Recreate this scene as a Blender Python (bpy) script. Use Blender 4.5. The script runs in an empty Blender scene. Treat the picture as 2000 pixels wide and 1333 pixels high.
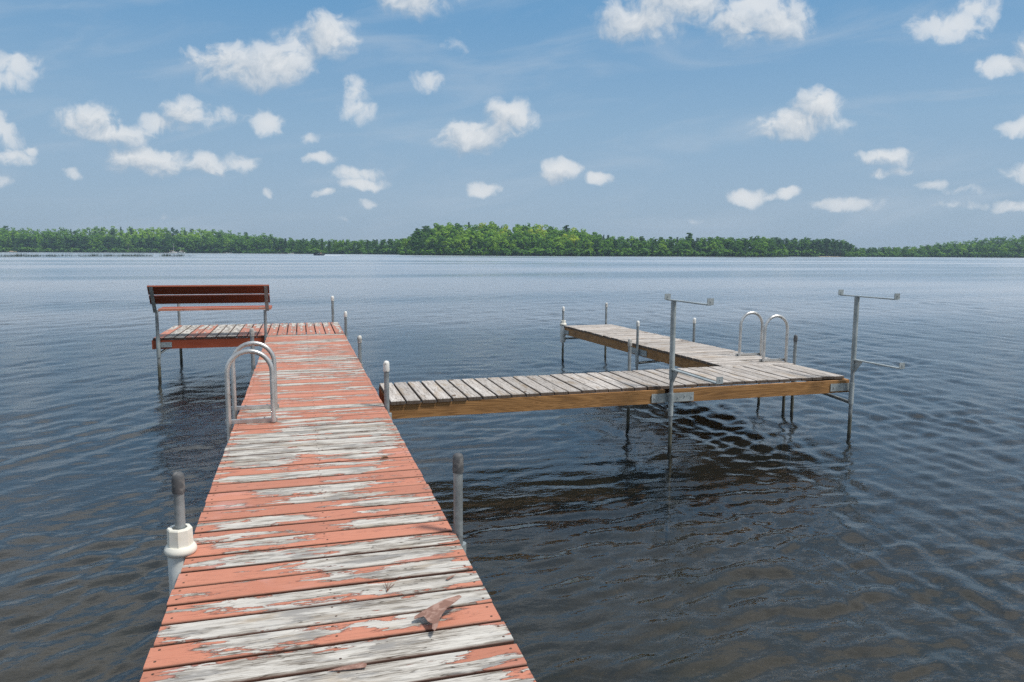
import bpy, bmesh, math, random
import numpy as np
from mathutils import Vector, Matrix
random.seed(7); RNG = np.random.default_rng(11)
S = bpy.context.scene; COL = S.collection
rad = math.radians

# ------------------------------------------------------------------ camera, sky, sun, exposure
def make_camera():
    yaw, pitch, roll = .282407, .120868, .00518946
    F = Vector((math.sin(yaw)*math.cos(pitch), math.cos(yaw)*math.cos(pitch), -math.sin(pitch)))
    right = Vector((math.cos(yaw), -math.sin(yaw), 0)); up = right.cross(F)
    R = right*math.cos(roll)+up*math.sin(roll); U = -right*math.sin(roll)+up*math.cos(roll)
    M = Matrix((R, U, -F)).transposed().to_4x4(); M.translation = Vector((0, 0, 2.0457))
    cam = bpy.data.cameras.new('camera'); cam.sensor_width = 36; cam.lens = 25.71
    cam.clip_start = .05; cam.clip_end = 20000
    o = bpy.data.objects.new('camera', cam); o.matrix_world = M; COL.objects.link(o); S.camera = o
make_camera()
SUN_EL, SUN_BEARING = 61, 128            # bearing clockwise from +Y
def make_sun():
    L = bpy.data.lights.new('sun', 'SUN'); L.energy = 3.9; L.angle = rad(9); L.color = (1, .955, .89)
    o = bpy.data.objects.new('sun', L); COL.objects.link(o)
    b, e = rad(SUN_BEARING), rad(SUN_EL)
    d = Vector((math.sin(b)*math.cos(e), math.cos(b)*math.cos(e), math.sin(e)))
    o.rotation_euler = d.to_track_quat('Z', 'Y').to_euler(); o.location = d*60
make_sun()
S.view_settings.view_transform = 'Standard'; S.view_settings.look = 'None'
S.view_settings.gamma = 1; S.view_settings.exposure = 0; S.view_settings.use_curve_mapping = False
S.render.engine = 'CYCLES'
S.cycles.use_denoising = False; S.cycles.use_adaptive_sampling = False
try: S.cycles.denoiser = 'OPENIMAGEDENOISE'
except Exception: pass
S.cycles.denoising_prefilter = 'ACCURATE'; S.cycles.max_bounces = 7; S.cycles.glossy_bounces = 4; S.cycles.transparent_max_bounces = 16
S.cycles.caustics_reflective = False; S.cycles.caustics_refractive = False; S.cycles.volume_bounces = 0
S.cycles.sample_clamp_indirect = 6

class NT:
    """tiny node builder"""
    def __init__(s, tree): s.t = tree; s.N = tree.nodes; s.L = tree.links
    def n(s, typ, **kw):
        nd = s.N.new(typ)
        for k, v in kw.items():
            if k.startswith('i_'):
                nm = k[2:].replace('_', ' ')
                s.put(nd.inputs[nm], v)
            else: setattr(nd, k, v)
        return nd
    def put(s, inp, v):
        if isinstance(v, bpy.types.NodeSocket): s.L.new(v, inp)
        elif v is not None:
            if hasattr(inp, 'default_value'):
                try: inp.default_value = v
                except Exception: inp.default_value = (*v, 1) if len(v) == 3 else v[:3]
    def m(s, op, a, b=None, c=None, clamp=False):
        nd = s.N.new('ShaderNodeMath'); nd.operation = op; nd.use_clamp = clamp
        for i, v in enumerate((a, b, c)):
            if v is not None: s.put(nd.inputs[i], v)
        return nd.outputs[0]
    def v(s, op, a, b=None, c=None):
        nd = s.N.new('ShaderNodeVectorMath'); nd.operation = op
        for i, x in enumerate((a, b, c)):
            if x is not None: s.put(nd.inputs[i], x)
        return nd.outputs['Value'] if op in ('LENGTH', 'DOT_PRODUCT') else nd.outputs[0]
    def mix(s, f, a, b, blend='MIX'):
        nd = s.N.new('ShaderNodeMix'); nd.data_type = 'RGBA'; nd.blend_type = blend
        s.put(nd.inputs[0], f); s.put(nd.inputs[6], a); s.put(nd.inputs[7], b); return nd.outputs[2]
    def ramp(s, f, stops, interp='LINEAR'):
        nd = s.N.new('ShaderNodeValToRGB'); cr = nd.color_ramp; cr.interpolation = interp
        while len(cr.elements) < len(stops): cr.elements.new(.5)
        for e, (p, c) in zip(cr.elements, stops):
            e.position = p; e.color = (c, c, c, 1) if isinstance(c, (int, float)) else (*c, 1)
        s.put(nd.inputs[0], f); return nd.outputs[0]
    def rng(s, x, a, b, c=0, d=1, smooth=True):
        nd = s.N.new('ShaderNodeMapRange'); nd.interpolation_type = 'SMOOTHSTEP' if smooth else 'LINEAR'
        for i, q in enumerate((x, a, b, c, d)): s.put(nd.inputs[i], q)
        return nd.outputs[0]
    def noise(s, vec, scale, detail=4, rough=.5, dist=0, dims='3D'):
        nd = s.N.new('ShaderNodeTexNoise'); nd.noise_dimensions = dims
        s.put(nd.inputs['Vector'], vec); nd.inputs['Scale'].default_value = scale
        nd.inputs['Detail'].default_value = detail; nd.inputs['Roughness'].default_value = rough
        nd.inputs['Distortion'].default_value = dist; return nd.outputs[0]
    def xyz(s, x=0, y=0, z=0):
        nd = s.N.new('ShaderNodeCombineXYZ')
        for i, q in enumerate((x, y, z)): s.put(nd.inputs[i], q)
        return nd.outputs[0]
    def sep(s, vec):
        nd = s.N.new('ShaderNodeSeparateXYZ'); s.put(nd.inputs[0], vec); return nd.outputs

# clouds in view: (bearing-like u, elevation-like v, half width, half height, weight), in degrees * 0.04 (from the sky as seen)
CLOUDS = [(820,0,72,34,.85),(655,72,54,44,.97),(600,95,60,38,.7),(560,128,78,42,.98),(450,118,74,34,.85),(505,140,110,34,.9),(60,128,58,30,.68),(38,160,48,22,.62),(20,255,46,36,.68),
 (32,308,44,18,.75),(78,292,18,10,.6),(195,238,62,34,.92),(240,268,72,22,.88),(375,222,42,30,.92),(345,245,60,18,.75),(440,226,56,24,.5),
 (538,242,42,26,.74),(290,312,80,26,.97),(330,318,50,26,.9),(412,325,46,22,.85),(485,319,38,17,.6),(155,337,20,10,.5),(15,357,34,12,.4),
 (700,182,32,30,.66),(707,216,38,26,.62),(838,163,40,18,.55),(905,84,30,20,.3),(612,270,20,10,.5),(630,308,34,13,.72),(700,338,48,15,.7),
 (712,358,46,14,.85),(635,377,20,10,.75),(533,381,14,10,.5),(730,395,22,7,.42),(992,232,52,40,1.02),(925,266,72,32,.98),(885,278,50,20,.7),(940,371,36,15,.8),
 (1088,333,44,22,.95),(1160,349,29,17,.88),(1235,40,84,46,.95),(1300,5,110,48,.95),(1420,45,66,38,.88),(1492,42,78,44,.9),(1450,5,80,30,.8),
 (1820,50,80,32,.72),(1865,18,44,34,.7),(1985,90,50,36,.95),(1925,132,66,20,.75),(1992,152,38,18,.7),(1578,214,46,38,1.03),(1540,244,86,28,.98),(1490,262,44,14,.6),
 (1963,250,40,17,.7),(1712,309,58,18,.82),(1700,345,26,10,.6),(1740,335,28,10,.45),(1448,386,42,17,.9),(1525,377,23,17,.85),(1490,388,26,9,.5),
 (1640,397,56,13,.62),(1800,362,28,8,.38),(1868,372,34,9,.34),(1868,397,50,10,.4),(1962,403,38,14,.6),(1985,340,50,15,.45),(335,428,14,6,.3),(680,430,16,5,.28),(1355,430,14,4,.25)]
def make_world():
    W = bpy.data.worlds.new('World'); S.world = W; W.use_nodes = True; W.node_tree.nodes.clear(); g = NT(W.node_tree)
    sky = g.n('ShaderNodeTexSky', sky_type='NISHITA', sun_disc=False, sun_elevation=rad(SUN_EL), sun_rotation=rad(SUN_BEARING),
              altitude=400, air_density=1.0, dust_density=1.6, ozone_density=2.0)
    d = g.v('NORMALIZE', g.n('ShaderNodeTexCoord').outputs['Generated']); x, y, z = g.sep(d)
    az = g.m('ARCTAN2', x, y); el = g.m('ARCSINE', z)
    # tangent-plane style coordinates in "sky units" round bearing 16.18 deg
    yaw = .282407
    a = g.m('SUBTRACT', az, yaw)
    u = g.m('MULTIPLY', g.m('TANGENT', g.m('MINIMUM', g.m('MAXIMUM', a, -1.2), 1.2)), 14.28)     # ~ 1 unit = 100 photo px
    w = g.m('DIVIDE', g.m('MULTIPLY', g.m('TANGENT', el), 14.28), g.m('MAXIMUM', g.m('COSINE', a), .3))
    P = g.xyz(u, w, 0)
    wn = g.n('ShaderNodeTexNoise'); g.put(wn.inputs['Vector'], P); wn.inputs['Scale'].default_value = 1.9; wn.inputs['Detail'].default_value = 3
    wob = g.v('SCALE', g.v('SUBTRACT', wn.outputs['Color'], (.5, .5, .5))); 
    wob.node.inputs['Scale'].default_value = .42
    Pw = g.v('ADD', P, wob)
    def field(Pin, rows):
        f = None
        for (cx, cy, hw, hh, wt) in rows:
            t = (cx-1000)/1428; c = (cx-1000)/100
            # straighten rows of the sky: horizon leans slightly and sits at row 493
            v0 = math.tan(math.atan((666.5-(cy-.0052*(cx-1000)))/1428)-.120868)*14.28
            hw, hh = hw/100*1.12, hh/100*1.14
            q = g.v('MULTIPLY_ADD', Pin, (1/hw, 1/hh, 0), (-c/hw, -v0/hh, 0))
            val = g.m('MULTIPLY_ADD', g.v('DOT_PRODUCT', q, q), -.9*wt, wt)
            f = val if f is None else g.m('SMOOTH_MAX', f, val, .12)
        return f
    F1 = field(Pw, CLOUDS)
    big = [c for c in CLOUDS if c[2]*c[3] > 900 and c[4] > .8]
    F2 = field(g.v('ADD', Pw, (.10, .17, 0)), big)
    # open sky beyond the frame: cumulus on a plane overhead
    zz = g.m('MAXIMUM', z, .03); pl = g.xyz(g.m('DIVIDE', x, zz), g.m('DIVIDE', y, zz), 3.1)
    nz = g.noise(pl, .9, 6, .52); F3 = g.m('MULTIPLY_ADD', nz, 3.0, -1.04)
    inside = g.m('MULTIPLY', g.rng(g.m('ABSOLUTE', u), 10.6, 12.2, 1, 0), g.rng(w, 5.05, 6.0, 1, 0))
    inside = g.m('MULTIPLY', inside, g.rng(g.m('ABSOLUTE', a), 1.1, 1.3, 1, 0))
    Fo = g.m('MULTIPLY', g.m('MINIMUM', F3, 1.0), g.rng(z, .03, .2))
    FF = g.m('ADD', g.m('MULTIPLY', F1, inside), g.m('MULTIPLY', Fo, g.m('SUBTRACT', 1, inside)))
    n1 = g.noise(Pw, 1.8, 8, .60, .3); n2 = g.noise(g.v('ADD', Pw, (.06, .11, 0)), 1.8, 8, .60, .3)
    dens = g.m('ADD', g.m('MAXIMUM', FF, -.6), g.m('MULTIPLY', g.m('MULTIPLY_ADD', n1, 2.3, -1.17), g.m('MULTIPLY_ADD', inside, .9, .1)))
    lit = g.m('ADD', g.m('MULTIPLY', g.m('SUBTRACT', F1, F2), .9), g.m('MULTIPLY', g.m('SUBTRACT', n1, n2), 1.9))
    lit = g.m('MULTIPLY_ADD', lit, 1.0, .55, clamp=True)
    crisp = g.m('MULTIPLY_ADD', lit, -.55, 1.20); alpha = g.rng(dens, 0.0, crisp)
    alpha = g.m('MULTIPLY', alpha, g.m('MULTIPLY_ADD', g.m('MAXIMUM', g.m('MINIMUM', FF, 1), 0), .50, .40))
    # thin veil streaks
    veil = g.noise(g.xyz(g.m('MULTIPLY', u, .22), g.m('MULTIPLY_ADD', u, -.12, w), 2.2), 1.3, 6, .55, .6)
    veil = g.m('MULTIPLY', g.rng(veil, .44, .78), .34)
    cloud = g.mix(lit, (.370, .455, .550), (.84, .85, .85))
    # hazy blue of the air: nishita tinted, whiter towards the horizon
    base = g.v('MULTIPLY', sky.outputs[0], (0.105, 0.105, 0.105))
    hz = g.rng(z, -.02, .36, 1, 0, False)
    grad = g.ramp(g.m('MAXIMUM', z, 0), [(0, (.355, .465, .580)), (.06, (.325, .455, .600)), (.16, (.270, .440, .620)), (.30, (.145, .350, .600)), (.45, (.175, .360, .580)), (1, (.120, .270, .490))])
    air = g.mix(.15, grad, base)
    c = g.mix(veil, air, (.52, .60, .69))
    c = g.mix(alpha, c, cloud)
    bg = g.n('ShaderNodeBackground'); g.put(bg.inputs[0], c); bg.inputs[1].default_value = 1.0
    o = g.n('ShaderNodeOutputWorld'); g.L.new(bg.outputs[0], o.inputs[0])
make_world()

# ------------------------------------------------------------------ helpers
def link(name, mesh, parent=None, **props):
    o = bpy.data.objects.new(name, mesh); COL.objects.link(o)
    if parent is not None: o.parent = parent
    for k, v in props.items(): o[k] = v
    return o
def thing(name, label, cat, loc=(0, 0, 0), rotz=0, group=None):
    o = link(name, None); o.location = loc; o.rotation_euler.z = rotz; o['label'] = label; o['category'] = cat
    o.empty_display_size = .1
    if group: o['group'] = group
    return o
class MB:
    def __init__(s): s.v = []; s.f = []; s.mi = []; s.sm = []
    def add(s, vs, fs, mi=0, sm=False):
        k = len(s.v); s.v += [tuple(p) for p in vs]
        for f in fs: s.f.append(tuple(i+k for i in f)); s.mi.append(mi); s.sm.append(sm)
        return s
    def box(s, a, b, mi=0, M=None):
        vs = [Vector((x, y, z)) for z in (a[2], b[2]) for y in (a[1], b[1]) for x in (a[0], b[0])]
        if M: vs = [M @ p for p in vs]
        return s.add(vs, [(0,2,3,1),(4,5,7,6),(0,1,5,4),(2,6,7,3),(0,4,6,2),(1,3,7,5)], mi)
    def beam(s, p, q, w, h, mi=0):
        p, q = Vector(p), Vector(q); t = (q-p).normalized(); r = t.cross(Vector((0,0,1)))
        r = Vector((1,0,0)) if r.length < 1e-4 else r.normalized(); u = r.cross(t)
        M = Matrix((r, t, u)).transposed().to_4x4(); M.translation = p
        return s.box((-w/2, 0, -h/2), (w/2, (q-p).length, h/2), mi, M)
    def tube(s, pts, r, n=12, mi=0, cap=True, sm=True):
        pts = [Vector(p) for p in pts]; rs = r if isinstance(r, (list, tuple)) else [r]*len(pts)
        T = [(pts[min(i+1, len(pts)-1)]-pts[max(i-1, 0)]).normalized() for i in range(len(pts))]
        a = Vector((0,1,0)) if abs(T[0].y) < .9 else Vector((1,0,0)); rings = []
        for i, p in enumerate(pts):
            a = (a - T[i]*a.dot(T[i])).normalized(); b = T[i].cross(a)
            rings.append([p+(a*math.cos(2*math.pi*k/n)+b*math.sin(2*math.pi*k/n))*rs[i] for k in range(n)])
        vs = [q for ring in rings for q in ring]
        fs = [(i*n+k, i*n+(k+1)%n, (i+1)*n+(k+1)%n, (i+1)*n+k) for i in range(len(pts)-1) for k in range(n)]
        s.add(vs, fs, mi, sm)
        if cap: s.add(rings[0], [tuple(range(n-1, -1, -1))], mi); s.add(rings[-1], [tuple(range(n))], mi)
        return s
    def lathe(s, prof, c=(0,0), n=20, mi=0, sm=True, sx=1, sy=1):
        vs = [(c[0]+r*sx*math.cos(2*math.pi*k/n), c[1]+r*sy*math.sin(2*math.pi*k/n), z) for r, z in prof for k in range(n)]
        fs = [(i*n+k, i*n+(k+1)%n, (i+1)*n+(k+1)%n, (i+1)*n+k) for i in range(len(prof)-1) for k in range(n)]
        s.add(vs, fs, mi, sm); L = (len(prof)-1)*n
        s.add(vs[L:], [tuple(range(n))], mi); s.add(vs[:n], [tuple(range(n-1, -1, -1))], mi); return s
    def mesh(s, name, *mats):
        m = bpy.data.meshes.new(name); m.from_pydata(s.v, [], s.f)
        for x in mats: m.materials.append(x)
        m.polygons.foreach_set('material_index', s.mi); m.polygons.foreach_set('use_smooth', s.sm); m.update(); return m
    def obj(s, name, mats, parent=None, **props):
        return link(name, s.mesh(name, *(mats if isinstance(mats, (list, tuple)) else (mats,))), parent, **props)

def mat(name):
    m = bpy.data.materials.new(name); m.use_nodes = True; m.node_tree.nodes.clear(); g = NT(m.node_tree)
    out = g.n('ShaderNodeOutputMaterial'); b = g.n('ShaderNodeBsdfPrincipled'); g.L.new(b.outputs[0], out.inputs[0])
    return m, g, b, out
def bump(g, h, dist, strength=1, normal=None):
    nd = g.n('ShaderNodeBump'); nd.inputs['Strength'].default_value = strength; nd.inputs['Distance'].default_value = dist
    g.put(nd.inputs['Height'], h)
    if normal is not None: g.put(nd.inputs['Normal'], normal)
    return nd.outputs[0]
def objrand(g): return g.n('ShaderNodeObjectInfo').outputs['Random']
def ocoord(g): return g.n('ShaderNodeTexCoord').outputs['Object']

def weathered(g, P, r):
    """colour and height of old grey board wood, grain along X; P object coords, r per-object random"""
    x, y, z = g.sep(P); off = g.m('MULTIPLY', r, 37)
    G = g.xyz(g.m('MULTIPLY_ADD', x, 1.0, off), g.m('MULTIPLY', y, 16), g.m('MULTIPLY', z, 8))
    g1 = g.noise(G, 3.0, 8, .68, .4); g2 = g.noise(G, 13, 5, .7); big = g.noise(g.xyz(g.m('ADD', x, off), g.m('MULTIPLY', y, 3), off), 3.2, 4, .6)
    t = g.m('ADD', g.m('MULTIPLY', g1, .58), g.m('MULTIPLY', g2, .42)); t = g.m('MULTIPLY_ADD', t, 1.45, -.215)
    ck = g.noise(g.xyz(g.m('MULTIPLY_ADD', x, .8, off), g.m('MULTIPLY', y, 9), 3), 3.4, 3, .5, .3); crack = g.rng(g.m('ABSOLUTE', g.m('SUBTRACT', ck, .5)), .002, .012, 1, 0)
    t = g.m('SUBTRACT', t, g.m('MULTIPLY', crack, .30))
    return t, g1, g2, big
def mat_gray_plank():
    m, g, b, o = mat('weathered grey plank'); P = ocoord(g); r = objrand(g); t, g1, g2, big = weathered(g, P, r)
    c = g.ramp(t, [(.30, (.14, .12, .10)), (.42, (.34, .305, .275)), (.54, (.46, .42, .385)), (.72, (.60, .565, .53))])
    c = g.mix(g.rng(big, .50, .72), c, g.mix(t, (.20, .15, .10), (.47, .39, .31)))
    tone = g.m('MULTIPLY_ADD', r, .38, .80)
    c = g.mix(1, c, g.xyz(tone, tone, tone), 'MULTIPLY')
    kn = g.noise(g.xyz(g.m('MULTIPLY_ADD', g.sep(P)[0], 1, g.m('MULTIPLY', r, 91)), g.m('MULTIPLY', g.sep(P)[1], 1.6), 0), 5.5, 1, .4)
    c = g.mix(g.rng(kn, .72, .76), c, (.13, .09, .06))
    c = g.mix(g.m('MULTIPLY', g.rng(g.sep(P)[2], -.006, -.0012, 1, 0), .85), c, (.075, .048, .03))   # board sides coloured dark to stand for the shade in the gaps
    g.put(b.inputs['Base Color'], c); b.inputs['Roughness'].default_value = .85; b.inputs['Specular IOR Level'].default_value = .25
    g.put(b.inputs['Normal'], bump(g, t, .004, .8)); return m
def mat_paint_plank():
    m, g, b, o = mat('peeling coral paint on plank'); P = ocoord(g); r = objrand(g); t, g1, g2, big = weathered(g, P, r)
    x, y, z = g.sep(P); off = g.m('MULTIPLY', r, 53)
    wood = g.ramp(t, [(.32, (.07, .055, .042)), (.44, (.21, .185, .155)), (.53, (.39, .36, .32)), (.68, (.57, .54, .49))])
    wood = g.mix(g.rng(big, .52, .70), wood, g.mix(t, (.20, .155, .11), (.53, .465, .385)))
    ash = g.noise(g.xyz(g.m('ADD', x, off), g.m('MULTIPLY', y, 4), 5), 4.5, 5, .65)
    wood = g.mix(g.rng(ash, .50, .62), wood, g.mix(t, (.12, .112, .104), (.42, .40, .375)))
    primer = g.noise(g.xyz(g.m('ADD', x, off), g.m('MULTIPLY', y, 5), 9), 3.1, 6, .6)
    wood = g.mix(g.m('MULTIPLY', g.rng(primer, .47, .55), .55), wood, (.64, .61, .56))
    pal = g.noise(g.xyz(g.m('ADD', x, off), y, 1), 4, 3, .5)
    paint = g.mix(pal, (.43, .160, .098), (.53, .228, .150))
    paint = g.mix(g.rng(g.noise(g.xyz(g.m('ADD', x, off), g.m('MULTIPLY', y, 9), 2), 12, 3, .6), .60, .74), paint, (.40, .13, .085))
    paint = g.mix(g.m('MULTIPLY', g.rng(g.noise(g.xyz(g.m('ADD', x, off), y, 4), 2.2, 3, .6), .58, .74), .5), paint, (.62, .36, .33))
    tone = g.m('MULTIPLY_ADD', r, .22, .90); paint = g.mix(1, paint, g.xyz(tone, tone, tone), 'MULTIPLY')
    # peel mask: two worn stretches per board (custom properties) + ragged noise
    def seg(nm):
        at = g.n('ShaderNodeAttribute', attribute_type='OBJECT', attribute_name=nm); cx, hw, wt = g.sep(at.outputs['Vector'])
        dd = g.m('SUBTRACT', hw, g.m('ABSOLUTE', g.m('SUBTRACT', x, cx)))
        return g.m('MULTIPLY', g.rng(dd, -.16, .20), g.m('MULTIPLY', wt, .57))
    s1, s2 = seg('worn_a'), seg('worn_b')
    bare = g.n('ShaderNodeAttribute', attribute_type='OBJECT', attribute_name='bare').outputs['Fac']
    rag = g.noise(g.xyz(g.m('ADD', x, off), g.m('MULTIPLY', y, 5.5), g.m('MULTIPLY', z, 4)), 3.6, 9, .62, .5)
    rag2 = g.noise(g.xyz(g.m('ADD', x, off), g.m('MULTIPLY', y, 2.5), 7), 22, 4, .6)
    cen = g.m('MULTIPLY_ADD', g.m('ABSOLUTE', g.m('SUBTRACT', y, g.m('MULTIPLY_ADD', r, .06, -.03))), -3.4, .15)
    f = g.m('ADD', g.m('ADD', g.m('MAXIMUM', s1, s2), bare), g.m('ADD', g.m('MULTIPLY', rag, 1.35), g.m('ADD', g.m('MULTIPLY', rag2, .22), cen)))
    fleck = g.noise(g.xyz(g.m('ADD', x, off), g.m('MULTIPLY', y, 2), 3), 34, 3, .6); f = g.m('ADD', f, g.m('MULTIPLY', g.rng(fleck, .66, .72), .16)); peel = g.rng(f, 1.135, 1.165)
    edge = g.m('MULTIPLY', g.rng(f, 1.08, 1.15), g.m('SUBTRACT', 1, peel))  # dark rim drawn as the shadow line of the paint's thickness
    paint = g.mix(g.m('MULTIPLY', edge, .75), paint, (.20, .07, .05)); ck2 = g.noise(g.xyz(g.m('MULTIPLY_ADD', x, .9, off), g.m('MULTIPLY', y, 11), 6), 2.6, 4, .55, .4); paint = g.mix(g.m('MULTIPLY', g.m('MULTIPLY', g.rng(g.m('ABSOLUTE', g.m('SUBTRACT', ck2, .5)), .001, .006, 1, 0), g.rng(g1, .48, .56)), .7), paint, (.16, .06, .04))
    c = g.mix(peel, paint, wood); gap_shade = g.m('ADD', g.m('ABSOLUTE', y), g.m('MULTIPLY', g1, .012)); c = g.mix(g.m('MULTIPLY', g.rng(gap_shade, .066, .074), .4), c, (.12, .065, .045)); c = g.mix(g.m('MULTIPLY', g.rng(z, -.006, -.0012, 1, 0), .9), c, (.070, .028, .017)); g.put(b.inputs['Base Color'], c)  # plank edges and sides painted dark in place of shade between boards
    rough = g.mix(peel, (.55, .55, .55), (.88, .88, .88)); g.put(b.inputs['Roughness'], rough); b.inputs['Specular IOR Level'].default_value = .3
    h = g.m('ADD', g.m('MULTIPLY', g.m('SUBTRACT', 1, peel), .9), g.m('MULTIPLY', t, .8))
    g.put(b.inputs['Normal'], bump(g, h, .0035, .9)); return m
def mat_fascia(name, lo, hi, streak, scuff):
    m, g, b, o = mat(name); P = ocoord(g); r = objrand(g); x, y, z = g.sep(P)
    G = g.xyz(g.m('MULTIPLY_ADD', x, .55, g.m('MULTIPLY', r, 9)), y, g.m('MULTIPLY', z, 7))
    n = g.noise(G, 1.3, 3, .5, .8); rings = g.m('ABSOLUTE', g.m('SUBTRACT', g.m('FRACT', g.m('MULTIPLY', n, 15)), .5))
    fine = g.noise(g.xyz(x, y, g.m('MULTIPLY', z, 22)), 7, 6, .6)
    c = g.mix(g.m('ADD', g.m('MULTIPLY', rings, 1.3), g.m('MULTIPLY', fine, .5)), lo, hi)
    patch = g.noise(g.xyz(x, y, g.m('MULTIPLY', z, 4)), 2.4, 4, .55)
    c = g.mix(g.m('MULTIPLY', g.rng(patch, .50, .70), .5), c, streak)
    sc = g.noise(g.xyz(x, y, g.m('MULTIPLY', z, 3.5)), 5.0, 6, .65)
    c = g.mix(g.rng(sc, scuff, scuff+.03), c, (.52, .45, .38))
    g.put(b.inputs['Base Color'], c); b.inputs['Roughness'].default_value = .6; b.inputs['Specular IOR Level'].default_value = .3
    g.put(b.inputs['Normal'], bump(g, g.m('ADD', fine, rings), .002, .5)); return m
def mat_metal(name, c0, c1, met, ro, wet=True):
    m, g, b, o = mat(name); tc = g.n('ShaderNodeTexCoord'); P = tc.outputs['Object']; geo = g.n('ShaderNodeNewGeometry').outputs['Position']
    n = g.noise(P, 9, 5, .6); sp = g.noise(P, 45, 3, .6)
    c = g.mix(g.rng(n, .35, .68), c0, c1); c = g.mix(g.rng(sp, .60, .72), c, tuple(v*.72 for v in c0))
    if wet:   # waterline grime and algae on the standing part of the pipe
        z = g.sep(geo)[2]; k = g.m('ADD', z, g.m('MULTIPLY_ADD', n, .12, -.06))
        c = g.mix(g.rng(k, .20, .34, 1, 0), c, (.085, .085, .062)); c = g.mix(g.rng(k, .03, .09, 1, 0), c, (.018, .018, .012)); c = g.mix(g.rng(z, -.14, -.05, 1, 0), c, (.11, .092, .058))
        g.put(b.inputs['Metallic'], g.rng(k, .18, .34, 0, met))
    else: b.inputs['Metallic'].default_value = met
    g.put(b.inputs['Base Color'], c); g.put(b.inputs['Roughness'], g.m('MULTIPLY_ADD', n, .25, ro-.1))
    g.put(b.inputs['Normal'], bump(g, sp, .0008, .4)); return m
def mat_plain(name, c, ro=.6, c2=None, sc=8, lo=.45, hi=.6, bd=.001):
    m, g, b, o = mat(name); P = ocoord(g); n = g.noise(P, sc, 5, .6)
    g.put(b.inputs['Base Color'], g.mix(g.rng(n, lo, hi), c, c2 or tuple(v*.8 for v in c)))
    b.inputs['Roughness'].default_value = ro; b.inputs['Specular IOR Level'].default_value = .35
    g.put(b.inputs['Normal'], bump(g, n, bd, .5)); return m
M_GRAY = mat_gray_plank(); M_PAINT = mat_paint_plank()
M_FASC = mat_fascia('brown stained fascia board', (.15, .070, .022), (.43, .225, .085), (.13, .065, .025), .69)
M_BACK = mat_fascia('dark red brown painted bench slat', (.175, .040, .018), (.23, .058, .026), (.13, .028, .012), .66)
M_REDF = mat_fascia('rust red painted board', (.30, .062, .026), (.37, .085, .038), (.24, .045, .02), .70)
M_JOIST = mat_plain('old dark joist wood', (.15, .095, .055), .85)
M_GALV = mat_metal('galvanised steel pipe', (.20, .22, .225), (.32, .345, .35), .45, .50)
M_PLATE = mat_metal('galvanised steel plate', (.27, .305, .31), (.41, .445, .445), .35, .50, False)
M_ALU = mat_metal('brushed aluminium', (.50, .49, .47), (.64, .63, .61), .8, .36)
M_NAIL = mat_plain('rusty nail head', (.09, .05, .035), .6)
M_BOLT = mat_plain('zinc bolt head', (.42, .44, .45), .4)
M_CAPD = mat_plain('cracked grey rubber cap', (.085, .088, .092), .6, (.17, .165, .16), 30, .5, .62)
M_CAPW = mat_plain('weathered white vinyl cap', (.72, .71, .67), .5, (.30, .28, .25), 34, .56, .66)
M_CAPM = mat_plain('worn grey and white vinyl cap', (.30, .295, .28), .55, (.62, .60, .55), 26, .48, .56)
M_PVC = mat_plain('dirty white plastic', (.74, .72, .64), .45, (.60, .55, .42), 6, .50, .75)
M_PVCB = mat_plain('grey streaked white plastic', (.72, .74, .72), .45, (.56, .57, .53), 7, .45, .7)

# ------------------------------------------------------------------ terrain: lake bed, far shores and the wooded point as one sheet
# bearing (deg clockwise from +Y): shore distance, ridge height, forward tree depth
SHORE = np.array([(-180,300,3),(-100,420,4),(-60,640,8),(-26,720,10),(-19,700,10.5),(-16,700,8.5),(-13,690,11.5),(-9.8,670,12),(-6.7,640,10),(-3.6,610,7),(-1,585,3.5),
                  (1,565,2),(4.2,545,1),(7.4,525,1),(16,600,2),(32,580,2),(36.3,545,3),(38.5,545,3.5),(40.3,560,2.5),(41.2,575,.8),(42.5,600,1),(44.5,610,1.5),(46.5,620,4),(49,630,7.5),(51.4,640,9),(58,640,10),(75,560,9),(120,400,5),(180,300,3)], float)
POINT = np.array([(7.2,452,0),(7.8,446,1.5),(9,438,6),(10.5,430,8.2),(12,425,9),(14,420,8.8),(16.2,418,8.4),(18.5,420,7.8),(20.5,424,6.2),(22,428,4.4),(24,434,2.0),(27,440,1.4),(30,446,1.4),(33,452,1.8),(35,460,2.4),(35.9,470,1.2),(36.5,480,0)], float)
def shore(b): return np.interp(b, SHORE[:, 0], SHORE[:, 1])
def sm(t): t = np.clip(t, 0, 1); return t*t*(3-2*t)
def ground_z(b, r):
    b = np.asarray(b, float); r = np.asarray(r, float)
    t = r-shore(b); z = np.where(t < 0, np.maximum(t*.06, -4.2), .25+np.interp(b, SHORE[:, 0], SHORE[:, 2])*sm(t/85))
    hp = np.interp(b, POINT[:, 0], POINT[:, 2], left=-1, right=-1); dp = np.interp(b, POINT[:, 0], POINT[:, 1])
    t2 = r-dp; bank = sm((b-7.2)/.5)*sm((36.5-b)/.5)
    zp = np.where((b > 7.2) & (b < 36.5), np.where(t2 < 0, t2*.1, bank*(.3+np.maximum(hp, 0)*sm(t2/45)*sm((130-t2)/50))), -9)
    near = -.75-.028*r-.0006*r*r+.03*np.sin(r*2.1+b*.3)          # the bed under and in front of the dock
    z = np.maximum(z, np.maximum(zp, -4.2))
    return np.where(r < 70, np.maximum(near, -4.2), z)
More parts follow.
